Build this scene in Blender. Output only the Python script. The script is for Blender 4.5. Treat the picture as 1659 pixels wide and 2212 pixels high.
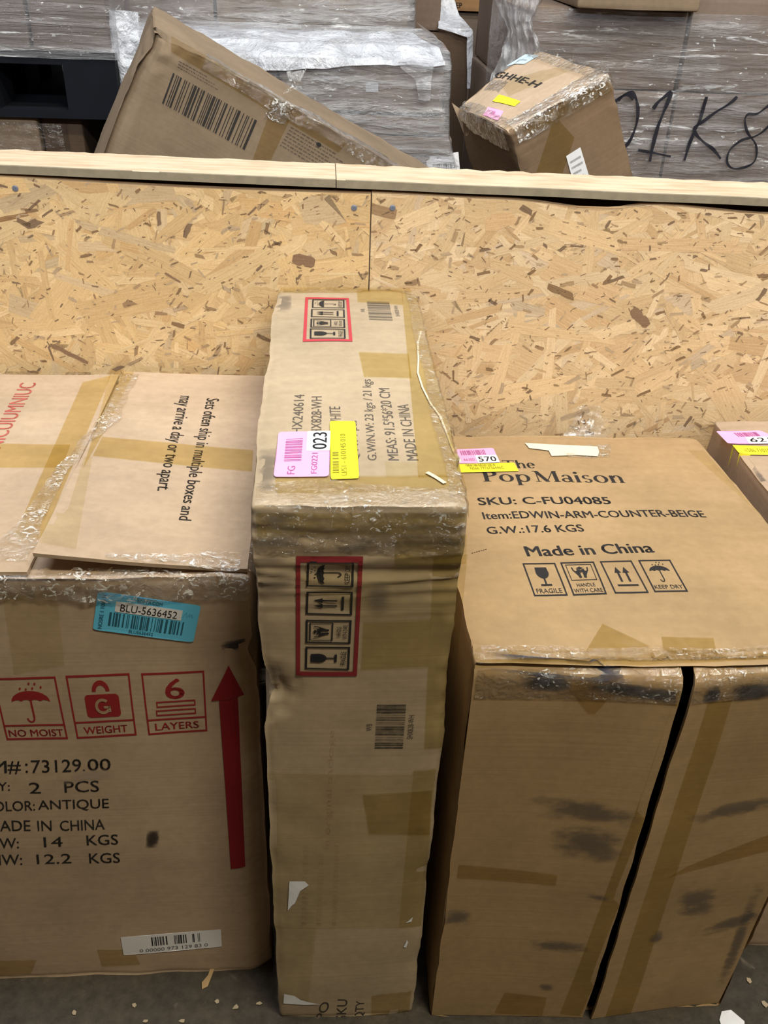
import bpy, bmesh, math, random
from mathutils import Vector, Matrix, noise, geometry
from mathutils.bvhtree import BVHTree

for o in list(bpy.data.objects): bpy.data.objects.remove(o)
S = bpy.context.scene
COL = S.collection
V = Vector
random.seed(7)

# ------------------------------------------------------------------ camera
FPX, CX, CY = 1950.0, 829.5, 1106.0
CAM = V((0.0, 0.0, 1.34))
dn = V((700 - CX, 4074 - CY, FPX)).normalized()          # world down in camera space (x right, y down, z forward)
dp = V((695 - CX, -173 - CY, FPX)); dp = (dp - dn * dp.dot(dn)).normalized()
rt = dn.cross(dp)
RW = Matrix((rt, dp, -dn))                               # camera space -> world
cam = bpy.data.objects.new('camera', bpy.data.cameras.new('camera'))
COL.objects.link(cam)
ax, ay, az = RW @ V((1, 0, 0)), RW @ V((0, -1, 0)), RW @ V((0, 0, -1))
cam.matrix_world = Matrix(((ax.x, ay.x, az.x, CAM.x), (ax.y, ay.y, az.y, CAM.y), (ax.z, ay.z, az.z, CAM.z), (0, 0, 0, 1)))
cam.data.sensor_fit = 'VERTICAL'; cam.data.sensor_height = 24.0
cam.data.lens = FPX / 2212 * 24.0
cam.data.clip_start = 0.05
S.camera = cam

# ------------------------------------------------------------------ view, world, lamps
S.view_settings.view_transform = 'Standard'; S.view_settings.look = 'None'
S.view_settings.gamma = 1.0; S.view_settings.use_curve_mapping = False
S.view_settings.exposure = 0.0
W = bpy.data.worlds.new('warehouse_air'); S.world = W; W.use_nodes = True
W.node_tree.nodes['Background'].inputs[0].default_value = (1.0, 0.84, 0.62, 1)
W.node_tree.nodes['Background'].inputs[1].default_value = 0.03
def lamp(name, loc, sx, sy, power, tgt=None, col=(0.95, 0.98, 1.0)):
    l = bpy.data.lights.new(name, 'AREA'); l.shape = 'RECTANGLE'; l.size = sx; l.size_y = sy; l.energy = power; l.color = col
    o = bpy.data.objects.new(name, l); COL.objects.link(o); o.location = loc
    d = (V(tgt) - V(loc)) if tgt else V((0, 0, -1))
    o.rotation_euler = d.to_track_quat('-Z', 'Y').to_euler()
    return o
lamp('ceiling_and_fill_lamp', (0.2, -4.0, 4.0), 6.0, 0.25, 250, (0.2, 1.2, 0.8))
lamp('ceiling_and_fill_lamp', (0.1, 0.95, 4.3), 4.5, 0.45, 108)
lamp('ceiling_and_fill_lamp', (1.15, -0.55, 4.1), 1.5, 0.45, 122, None, (1.0, 0.92, 0.70))  # warm fill lamp, added to brighten the box fronts
lamp('ceiling_and_fill_lamp', (-0.1, 3.0, 4.3), 4.5, 0.45, 52, (0, 2.4, 0.5), (0.93, 0.96, 1.0))

# ------------------------------------------------------------------ object helpers
def tag(o, label=None, cat=None, group=None, kind=None):
    if label: o['label'] = label
    if cat: o['category'] = cat
    if group: o['group'] = group
    if kind: o['kind'] = kind
    return o
def empty(name, mw, label, cat, group=None):
    o = bpy.data.objects.new(name, None); COL.objects.link(o); o.matrix_world = mw; o.empty_display_size = .05
    return tag(o, label, cat, group)
def mesh_obj(name, verts, faces, mat, parent=None, uvs=None, cols=None, smooth=False):
    me = bpy.data.meshes.new(name); me.from_pydata([tuple(v) for v in verts], [], faces)
    if uvs:
        ul = me.uv_layers.new(name='UVMap').data
        for l in me.loops: ul[l.index].uv = uvs[l.vertex_index]
    if cols:
        ca = me.color_attributes.new('flake', 'FLOAT_COLOR', 'POINT')
        for i, c in enumerate(cols): ca.data[i].color = (*c, 1)
    if smooth:
        for p in me.polygons: p.use_smooth = True
    me.materials.append(mat)
    me.update()
    o = bpy.data.objects.new(name, me); COL.objects.link(o)
    if parent: o.parent = parent
    return o
def frame(o, x, y, z):
    x, y, z = V(x), V(y), V(z)
    return Matrix(((x.x, y.x, z.x, o[0]), (x.y, y.y, z.y, o[1]), (x.z, y.z, z.z, o[2]), (0, 0, 0, 1)))
ID3 = ((1, 0, 0), (0, 1, 0), (0, 0, 1))
def ray(px, py): return RW @ V((px - CX, py - CY, FPX))
def PY(px, py, y): d = ray(px, py); return CAM + d * (y / d.y)          # photo point carried out to a depth plane
def PZ(px, py, z): d = ray(px, py); return CAM + d * ((z - CAM.z) / d.z)
def nz(p, s, o=0.0): return noise.noise(V((p[0] * s + o, p[1] * s + o * 1.7, p[2] * s - o)))

# ------------------------------------------------------------------ materials
class N:
    def __init__(self, name):
        self.m = bpy.data.materials.new(name); self.m.use_nodes = True
        self.t = self.m.node_tree; self.t.nodes.clear(); self.out = self.add('ShaderNodeOutputMaterial')
    def add(self, ty, **kw):
        n = self.t.nodes.new(ty)
        for k, v in kw.items(): setattr(n, k, v)
        return n
    def set(self, n, **kw):
        for k, v in kw.items():
            s = n.inputs[k.replace('_', ' ')] if isinstance(k, str) else n.inputs[k]
            if hasattr(v, 'is_output'): self.t.links.new(v, s)
            else: s.default_value = v
        return n
    def link(self, a, b): self.t.links.new(a, b)
    def coord(self, which='Object', scale=(1, 1, 1), rot=(0, 0, 0)):
        c = self.add('ShaderNodeTexCoord'); m = self.add('ShaderNodeMapping')
        m.inputs['Scale'].default_value = scale; m.inputs['Rotation'].default_value = rot
        self.link(c.outputs[which], m.inputs['Vector']); return m.outputs[0]
    def noise(self, vec, scale, detail=3, rough=.55, dist=0.0):
        n = self.add('ShaderNodeTexNoise'); self.link(vec, n.inputs['Vector'])
        n.inputs['Scale'].default_value = scale; n.inputs['Detail'].default_value = detail
        n.inputs['Roughness'].default_value = rough; n.inputs['Distortion'].default_value = dist
        return n.outputs['Fac']
    def ramp(self, fac, stops):
        r = self.add('ShaderNodeValToRGB'); self.link(fac, r.inputs[0]); e = r.color_ramp.elements
        while len(e) < len(stops): e.new(.5)
        for el, (p, c) in zip(e, stops):
            el.position = p; el.color = (*c, 1) if len(c) == 3 else c
        return r.outputs[0]
    def math(self, op, a, b=0.0, clamp=False):
        n = self.add('ShaderNodeMath', operation=op, use_clamp=clamp)
        for i, v in enumerate((a, b)):
            if hasattr(v, 'is_output'): self.link(v, n.inputs[i])
            else: n.inputs[i].default_value = v
        return n.outputs[0]
    def mixc(self, fac, a, b, mode='MIX'):
        n = self.add('ShaderNodeMix', data_type='RGBA', blend_type=mode)
        for s, v in ((n.inputs[0], fac), (n.inputs[6], a), (n.inputs[7], b)):
            if hasattr(v, 'is_output'): self.link(v, s)
            else: s.default_value = v if not isinstance(v, tuple) else ((*v, 1) if len(v) == 3 else v)
        return n.outputs[2]
    def bump(self, h, strength, dist=.002):
        b = self.add('ShaderNodeBump'); b.inputs['Strength'].default_value = strength; b.inputs['Distance'].default_value = dist
        self.link(h, b.inputs['Height']); return b.outputs[0]
    def bsdf(self, col, rough=.8, spec=.3, normal=None):
        b = self.add('ShaderNodeBsdfPrincipled')
        for k, v in (('Base Color', col), ('Roughness', rough), ('Specular IOR Level', spec)):
            if hasattr(v, 'is_output'): self.link(v, b.inputs[k])
            else: b.inputs[k].default_value = (*v, 1) if isinstance(v, tuple) else v
        if normal: self.link(normal, b.inputs['Normal'])
        return b.outputs[0]
    def mixs(self, fac, a, b):
        n = self.add('ShaderNodeMixShader')
        if hasattr(fac, 'is_output'): self.link(fac, n.inputs[0])
        else: n.inputs[0].default_value = fac
        self.link(a, n.inputs[1]); self.link(b, n.inputs[2]); return n.outputs[0]
    def transp(self, col=(1, 1, 1)):
        n = self.add('ShaderNodeBsdfTransparent')
        if hasattr(col, 'is_output'): self.link(col, n.inputs[0])
        else: n.inputs[0].default_value = (*col, 1)
        return n.outputs[0]
    def gloss(self, col, rough, normal=None):
        n = self.add('ShaderNodeBsdfGlossy'); n.inputs['Color'].default_value = (*col, 1); n.inputs['Roughness'].default_value = rough
        if normal: self.link(normal, n.inputs['Normal'])
        return n.outputs[0]
    def schlick(self, f0=.04, normal=None):                    # mirror share of a thin clear sheet, same from both sides
        l = self.add('ShaderNodeLayerWeight'); l.inputs['Blend'].default_value = .5
        if normal: self.link(normal, l.inputs['Normal'])
        p = self.math('POWER', l.outputs['Facing'], 5.0)
        return self.math('ADD', self.math('MULTIPLY', p, 1 - f0), f0, True)
    def done(self, sh): self.link(sh, self.out.inputs[0]); return self.m

def m_card(name, col, rough=.82, flute='x', spec=.22, blotch=.16):
    n = N(name); v = n.coord()
    a = n.noise(v, 5.5, 4, .6); b = n.noise(v, 90, 3, .6)
    st = {'x': (3, 60, 260), 'z': (260, 60, 3), 'y': (260, 3, 60)}[flute]
    c = n.noise(n.coord('Object', st), 1.0, 2, .5)
    dk = tuple(x * (1 - blotch) for x in col); lt = tuple(min(1, x * (1 + blotch * .7)) for x in col)
    base = n.ramp(a, [(.3, dk), (.72, lt)])
    base = n.mixc(.16, base, n.ramp(b, [(.3, (.35, .3, .25)), (.7, (1, 1, 1))]), 'MULTIPLY')
    base = n.mixc(.12, base, n.ramp(c, [(.35, (.5, .46, .42)), (.65, (1, 1, 1))]), 'MULTIPLY')
    nb = n.bump(n.math('ADD', n.math('MULTIPLY', b, .4), n.math('MULTIPLY', c, .7)), .16, .0012)
    return n.done(n.bsdf(base, rough, spec, nb))
def m_flat(name, col, rough=.7, spec=.3, var=.08, sc=40):
    n = N(name); a = n.noise(n.coord(), sc, 3)
    c = n.ramp(a, [(.3, tuple(x * (1 - var) for x in col)), (.7, tuple(min(1, x * (1 + var)) for x in col))])
    return n.done(n.bsdf(c, rough, spec))
def m_ink(name, col, cover=.95, sc=160, soft=.12):          # worn print: flecks of the board show through
    n = N(name); v = n.coord(); a = n.noise(v, sc, 4, .7); b = n.noise(v, 12, 2)
    f = n.ramp(n.math('ADD', n.math('MULTIPLY', a, .6), n.math('MULTIPLY', b, .4)), [(.5 - soft - (cover - .5) * .55, (0, 0, 0)), (.5 + soft - (cover - .5) * .55, (1, 1, 1))])
    f = n.math('MULTIPLY', f, cover)
    return n.done(n.mixs(f, n.transp(), n.bsdf(col, .6, .3)))
def m_tape(name, tint, gl=.16, rough=.16, wr=.3):             # brown parcel tape over board
    n = N(name); v = n.coord(); h = n.noise(v, 55, 4, .55, .4); h2 = n.noise(v, 9, 2)
    t = n.mixc(n.ramp(h2, [(.35, (0, 0, 0)), (.65, (1, 1, 1))]), tint, tuple(min(1, x * 1.07) for x in tint))
    nb = n.bump(h, wr, .003)
    return n.done(n.mixs(n.math('MULTIPLY', n.schlick(.04, nb), gl * 3.5, True), n.transp(t), n.gloss((1, 1, 1), rough, nb)))
def m_crinkle(name, tint=(.93, .89, .82), veil=.12, sc=70, gl=1.6, rough=.12, white=.7, cov=.575):  # clear tape or film scrunched along an edge
    n = N(name); v = n.coord(); h = n.noise(v, sc, 5, .6, .8); g = n.noise(v, sc * .45, 3, .6, 1.2)
    nb = n.bump(h, .9, .006)
    a = n.math('MULTIPLY', n.ramp(g, [(.42, (0, 0, 0)), (.75, (1, 1, 1))]), veil * 2.5, True)
    glint = n.ramp(n.noise(n.coord('Object', (1, 1.6, 1.3)), sc * 1.5, 5, .62, 1.5), [(cov, (0, 0, 0)), (cov + .05, (1, 1, 1))])      # white glints painted onto the crinkles
    glint = n.math('MULTIPLY', glint, n.ramp(n.noise(v, sc * .3, 2), [(.42, (0, 0, 0)), (.58, (1, 1, 1))]))
    a = n.math('MAXIMUM', a, n.math('MULTIPLY', glint, white))
    b1 = n.mixs(a, n.transp(tint), n.bsdf((.93, .93, .93), .3, .5, nb))
    return n.done(n.mixs(n.math('MULTIPLY', n.schlick(.05, nb), gl, True), b1, n.gloss((1, 1, 1), rough, nb)))
def m_film(name, scale, lo=.1, hi=.7, p0=.42, p1=.72, col=(.74, .75, .80), rot=(0, 0, 0), gl=1.2, st=1.0):   # stretch film: clear with milky pulled streaks, plus painted-in white highlights
    n = N(name); v = n.coord('Object', scale, rot); a = n.noise(v, 1.0, 7, .62, .35)
    w = n.noise(n.coord('Object', (2.2, 2.2, 5), rot), 1.0, 3)
    f = n.math('ADD', a, n.math('MULTIPLY', n.math('SUBTRACT', w, .5), .35))
    f = n.ramp(f, [(p0, (lo, lo, lo)), (p1, (hi, hi, hi))])
    fine = n.noise(n.coord('Object', tuple(x * 1.7 for x in scale), (rot[0], rot[1] + .06, rot[2])), 1.0, 4, .7, .6)
    patch = n.ramp(n.noise(n.coord('Object', (3.5, 3.5, 7), rot), 1.0, 3), [(.40, (0, 0, 0)), (.57, (1, 1, 1))])
    thin = n.math('MULTIPLY', n.ramp(fine, [(.57, (0, 0, 0)), (.66, (1, 1, 1))]), n.math('ADD', n.math('MULTIPLY', patch, .75), .12))
    spk = n.math('MULTIPLY', n.ramp(n.noise(n.coord('Object', (60, 60, 110), rot), 1.0, 2, .6), [(.66, (0, 0, 0)), (.72, (1, 1, 1))]), n.math('ADD', n.math('MULTIPLY', patch, .6), .25))
    f = n.math('MAXIMUM', f, n.math('MAXIMUM', n.math('MULTIPLY', thin, st), n.math('MULTIPLY', spk, st)))
    nb = n.bump(a, 1.0, .034)
    wc = n.mixc(n.math('MAXIMUM', thin, spk), (*col, 1), (.97, .97, .99, 1))
    b1 = n.mixs(f, n.transp((.93, .93, .95)), n.bsdf(wc, .28, .5, nb))
    return n.done(n.mixs(n.math('MULTIPLY', n.schlick(.05, nb), gl, True), b1, n.gloss((1, 1, 1), .2, nb)))
def m_scuff(name, col, dens=.8, sc=(14, 14, 14), p=.5):                # rubbed-in dirt, fading out at its own edge
    n = N(name); a = n.noise(n.coord('Object', sc), 1.0, 6, .65)
    u = n.add('ShaderNodeUVMap'); s = n.add('ShaderNodeSeparateXYZ'); n.link(u.outputs[0], s.inputs[0])
    ed = n.math('MULTIPLY', n.math('MULTIPLY', s.outputs[0], n.math('SUBTRACT', 1.0, s.outputs[0])), n.math('MULTIPLY', s.outputs[1], n.math('SUBTRACT', 1.0, s.outputs[1])))
    ed = n.math('MULTIPLY', ed, 16.0, True)
    f = n.ramp(n.math('ADD', a, n.math('MULTIPLY', ed, .3)), [(p + .1, (0, 0, 0)), (p + .34, (1, 1, 1))])
    f = n.math('MULTIPLY', n.math('MULTIPLY', f, n.math('POWER', ed, .5)), dens)
    return n.done(n.mixs(f, n.transp(), n.bsdf(col, .7, .3)))
def m_osb(name):
    n = N(name); at = n.add('ShaderNodeAttribute', attribute_name='flake')
    u = n.add('ShaderNodeUVMap'); m = n.add('ShaderNodeMapping'); m.inputs['Scale'].default_value = (25, 420, 1); n.link(u.outputs[0], m.inputs['Vector'])
    g = n.noise(m.outputs[0], 1.0, 3, .6); f = n.noise(n.coord(), 320, 2)
    c = n.mixc(.42, at.outputs['Color'], n.ramp(g, [(.25, (.58, .48, .38)), (.6, (1, 1, 1))]), 'MULTIPLY')
    c = n.mixc(.2, c, n.ramp(f, [(.3, (.5, .42, .35)), (.6, (1, 1, 1))]), 'MULTIPLY')
    return n.done(n.bsdf(c, .62, .3, n.bump(g, .25, .0015)))
def m_plank(name):
    n = N(name); g = n.noise(n.coord('Object', (9, 120, 120)), 1.0, 5, .6, .3); k = n.noise(n.coord('Object', (14, 40, 40)), 1.0, 3)
    c = n.ramp(g, [(.28, (.50, .37, .245)), (.5, (.65, .51, .365)), (.75, (.72, .59, .44))])
    c = n.mixc(.35, c, n.ramp(k, [(.3, (.62, .47, .36)), (.5, (1, 1, 1))]), 'MULTIPLY')
    return n.done(n.bsdf(c, .7, .25, n.bump(g, .4, .003)))
def m_floor(name):
    n = N(name); v = n.coord(); a = n.noise(v, 4, 6, .65); b = n.noise(v, 60, 5, .7); d = n.noise(v, 22, 3, .6, 1)
    c = n.ramp(a, [(.3, (.042, .038, .034)), (.55, (.085, .070, .055)), (.75, (.13, .105, .078))])
    c = n.mixc(.7, c, n.ramp(b, [(.3, (.35, .34, .33)), (.65, (1, 1, 1))]), 'MULTIPLY')
    c = n.mixc(n.ramp(d, [(.66, (0, 0, 0)), (.74, (.4, .4, .4))]), c, (.26, .22, .18))
    return n.done(n.bsdf(c, .75, .3, n.bump(b, .5, .004)))

CARD_L = m_card('kraft_board_pinkish', (.545, .41, .295))
CARD_C = m_card('kraft_board_pale', (.48, .378, .262), flute='x')
CARD_R = m_card('kraft_board_tan', (.445, .305, .165))
CARD_F = m_card('kraft_board_dusty', (.50, .37, .27))
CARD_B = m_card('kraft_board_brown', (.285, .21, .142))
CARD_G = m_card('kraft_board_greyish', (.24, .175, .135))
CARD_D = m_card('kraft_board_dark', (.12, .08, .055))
CARD_W = m_card('kraft_board_wrapped', (.26, .195, .155))
EDGE = m_flat('board_cut_edge', (.30, .22, .14), .9, .1)
INSIDE = m_card('board_inside', (.30, .20, .12))
BLACK = m_ink('black_print', (.018, .018, .022), .97)
BLACKW = m_ink('worn_black_print', (.03, .028, .028), .86, 110, .2)
GREYP = m_ink('grey_print', (.10, .085, .075), .85)
RED = m_ink('red_print', (.33, .022, .025), .93)
PINKP = m_ink('pink_stamp', (.62, .16, .13), .75)
FADED = m_ink('faded_red_print', (.30, .12, .08), .42, 120, .2)
WHITE = m_flat('white_paper', (.86, .86, .90), .5, .35, .03)
TORN = m_flat('torn_white_paper', (.86, .88, .96), .8, .2, .04)
PINK = m_flat('pink_sticker', (.90, .45, .76), .35, .4, .03)
YELLOW = m_flat('yellow_sticker', (.86, .80, .04), .35, .4, .03)
BLUE = m_flat('blue_sticker', (.15, .64, 1.0), .4, .4, .03)
PALEBLUE = m_flat('pale_blue_sticker', (.55, .68, .80), .4, .4, .05)
INK = m_flat('sticker_ink', (.025, .025, .03), .5)
INKP = m_flat('sticker_pink_ink', (.45, .12, .33), .5)
INKY = m_flat('sticker_olive_ink', (.30, .27, .03), .5)
INKB = m_flat('sticker_teal_ink', (.03, .13, .20), .5)
TAPE = m_tape('tan_parcel_tape', (.88, .83, .64))
TAPEC = m_tape('clear_parcel_tape', (.95, .935, .865), .18, .14, .35)
TAPEB = m_tape('brown_parcel_tape', (.85, .80, .67), .12, .25)
TAPEO = m_tape('ochre_parcel_tape', (.85, .82, .66), .10, .2)
CRINK = m_crinkle('crinkled_clear_tape', (.975, .96, .92), .03, gl=1.7, rough=.075)
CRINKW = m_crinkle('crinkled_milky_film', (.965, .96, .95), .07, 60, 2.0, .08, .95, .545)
FILMTAIL = m_film('bunched_stretch_film', (26, 26, 7), .12, .62, .38, .66, (.80, .83, .90), gl=1.8)
FILM_R = m_film('stretch_film_streaked', (4, 7, 34), .10, .42, .44, .74, (.70, .69, .74), (0, .05, 0))
FILM_C = m_film('stretch_film_over_boxes', (5, 8, 30), .16, .60, .42, .74, (.78, .80, .86), (0, .16, 0), 1.4)
FILM_L = m_film('stretch_film_tight', (2.5, 7, 46), .16, .42, .42, .76, (.66, .66, .72))
MILK = m_film('stretch_film_folded_milky', (14, 14, 9), .55, .95, .3, .6, (.80, .83, .92), gl=1.0)
SCUFF = m_scuff('dark_scuff', (.045, .045, .06), .85, (30, 60, 160), .38)
SMUDGE = m_scuff('grey_smudge', (.13, .115, .105), .55, (34, 90, 70), .42)
BLUESC = m_scuff('blue_grey_scuff', (.05, .06, .11), .92, (24, 60, 110), .34)
GLUE = m_scuff('pale_glue_mark', (.55, .45, .36), .5, (30, 30, 30), .5)
OSB = m_osb('oriented_strand')
PLANK = m_plank('pale_sawn_wood')
STUD = m_plank('stud_wood'); PLANKE = m_flat('greyish_board_edge', (.26, .225, .165), .85, .2, .12, 60)
FLOORM = m_floor('stained_concrete')
NAVY = m_flat('navy_plastic', (.0015, .003, .008), .8, .3, .2, 20)
STEEL = m_flat('screw_steel', (.16, .18, .24), .35, .6)
MARK = m_ink('black_marker', (.012, .012, .02), .96, 60, .16)
MASK = m_flat('cream_masking_tape', (.78, .74, .62), .6, .3, .05)
DRYWALL = m_flat('grey_wall_paint', (.22, .22, .23), .9, .1)
BLACKPL = m_flat('black_plastic', (.012, .012, .016), .5)

# ------------------------------------------------------------------ carton bodies
def lin(L, step, r, extra=()):
    n = max(2, int(round(L / step))); a = {i * L / n for i in range(n + 1)}
    for e in (0, r * .35, r, r * 2.2):
        a.add(e); a.add(L - e)
    for lo, hi, st in extra:
        x = lo
        while x < hi: a.add(x); x += st
    out = []
    for x in sorted(a):
        if 0 <= x <= L and (not out or x - out[-1] > 4e-4): out.append(x)
    out[-1] = L
    return out
def carton(name, a, b, c, mat, parent, res=.022, r=.006, bulge=.004, amp=.0018, crush=.003, seed=0.0, warp=None, skip=(), xx=(), xy=(), xz=()):
    xs, ys, zs = lin(a, res, r, xx), lin(b, res, r, xy), lin(c, res, r, xz)
    vid, verts, faces = {}, [], []
    D = V((a, b, c))
    def vert(i, j, k):
        key = (i, j, k)
        if key in vid: return vid[key]
        p = V((xs[i], ys[j], zs[k]))
        q = V([min(max(p[t], r), D[t] - r) for t in range(3)])
        d = p - q
        n = d.normalized() if d.length > 1e-9 else V((0, 0, 1))
        p = q + n * r
        u = [min(p[t], D[t] - p[t]) / D[t] * 2 for t in range(3)]
        bl = 1.0
        for t in range(3):
            if abs(n[t]) < .7: bl *= 1 - (1 - min(1, max(0, u[t]))) ** 2
        de = sorted(min(p[t], D[t] - p[t]) for t in range(3))[1]
        w = math.exp(-de / .022)
        off = n * (bulge * bl + amp * nz(p, 7, seed) + amp * .4 * nz(p, 24, seed + 5))
        off += noise.noise_vector(p * 16 + V((seed, seed, seed))) * crush * w + noise.noise_vector(p * 55 + V((seed, 3, seed))) * crush * .45 * w
        p = p + off
        if warp: p = warp(p, n)
        vid[key] = len(verts); verts.append(p); return vid[key]
    I, J, K = len(xs) - 1, len(ys) - 1, len(zs) - 1
    def grid(f, m, n, flip):
        for i in range(m):
            for j in range(n):
                q = [f(i, j), f(i + 1, j), f(i + 1, j + 1), f(i, j + 1)]
                faces.append(q[::-1] if flip else q)
    if '-x' not in skip: grid(lambda i, j: vert(0, i, j), J, K, True)
    if '+x' not in skip: grid(lambda i, j: vert(I, i, j), J, K, False)
    if '-y' not in skip: grid(lambda i, j: vert(i, 0, j), I, K, False)
    if '+y' not in skip: grid(lambda i, j: vert(i, J, j), I, K, True)
    if '-z' not in skip: grid(lambda i, j: vert(i, j, 0), I, J, True)
    if '+z' not in skip: grid(lambda i, j: vert(i, j, K), I, J, False)
    o = mesh_obj(name, verts, faces, mat, parent, smooth=True)
    o.data.set_sharp_from_angle(angle=math.radians(50))
    BV[o.name] = BVHTree.FromPolygons(verts, faces)
    return o
BV = {}

class Face:      # a flat side of a body: O + u U + v V, outward N, all in the thing's own space
    def __init__(s, body, O, U, Vv, root):
        s.b = BV[body.name]; s.body = body; s.O = V(O); s.U = V(U).normalized(); s.V = V(Vv).normalized(); s.N = s.U.cross(s.V)
        s.inv = root.matrix_world.inverted(); s.c = s.inv @ CAM; s.r = s.inv.to_3x3()
    def px(s, x, y):
        d = s.r @ ray(x, y); t = (s.O - s.c).dot(s.N) / d.dot(s.N); p = s.c + d * t - s.O
        return V((p.dot(s.U), p.dot(s.V)))
    def at(s, u, v, off, reach=.06):
        p = s.O + s.U * u + s.V * v
        h = s.b.ray_cast(p + s.N * reach, -s.N, reach * 2.2)
        return (h[0] if h[0] else p) + s.N * off

_txt = {}
def text_mesh(body, bold):
    k = (body, bold)
    if k in _txt: return _txt[k]
    cu = bpy.data.curves.new('t', 'FONT'); cu.body = body; cu.resolution_u = 3; cu.offset = bold
    o = bpy.data.objects.new('t', cu); COL.objects.link(o)
    dg = bpy.context.evaluated_depsgraph_get(); dg.update()
    me = bpy.data.meshes.new_from_object(o.evaluated_get(dg))
    vs = [V((v.co.x, v.co.y)) for v in me.vertices]; fs = [list(p.vertices) for p in me.polygons]
    bpy.data.objects.remove(o); bpy.data.curves.remove(cu); bpy.data.meshes.remove(me)
    x0, x1 = min(v.x for v in vs), max(v.x for v in vs); y0, y1 = min(v.y for v in vs), max(v.y for v in vs)
    vs = [V(((v.x - x0) / (x1 - x0), (v.y - y0) / (y1 - y0))) for v in vs]
    _txt[k] = (vs, fs); return _txt[k]

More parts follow.
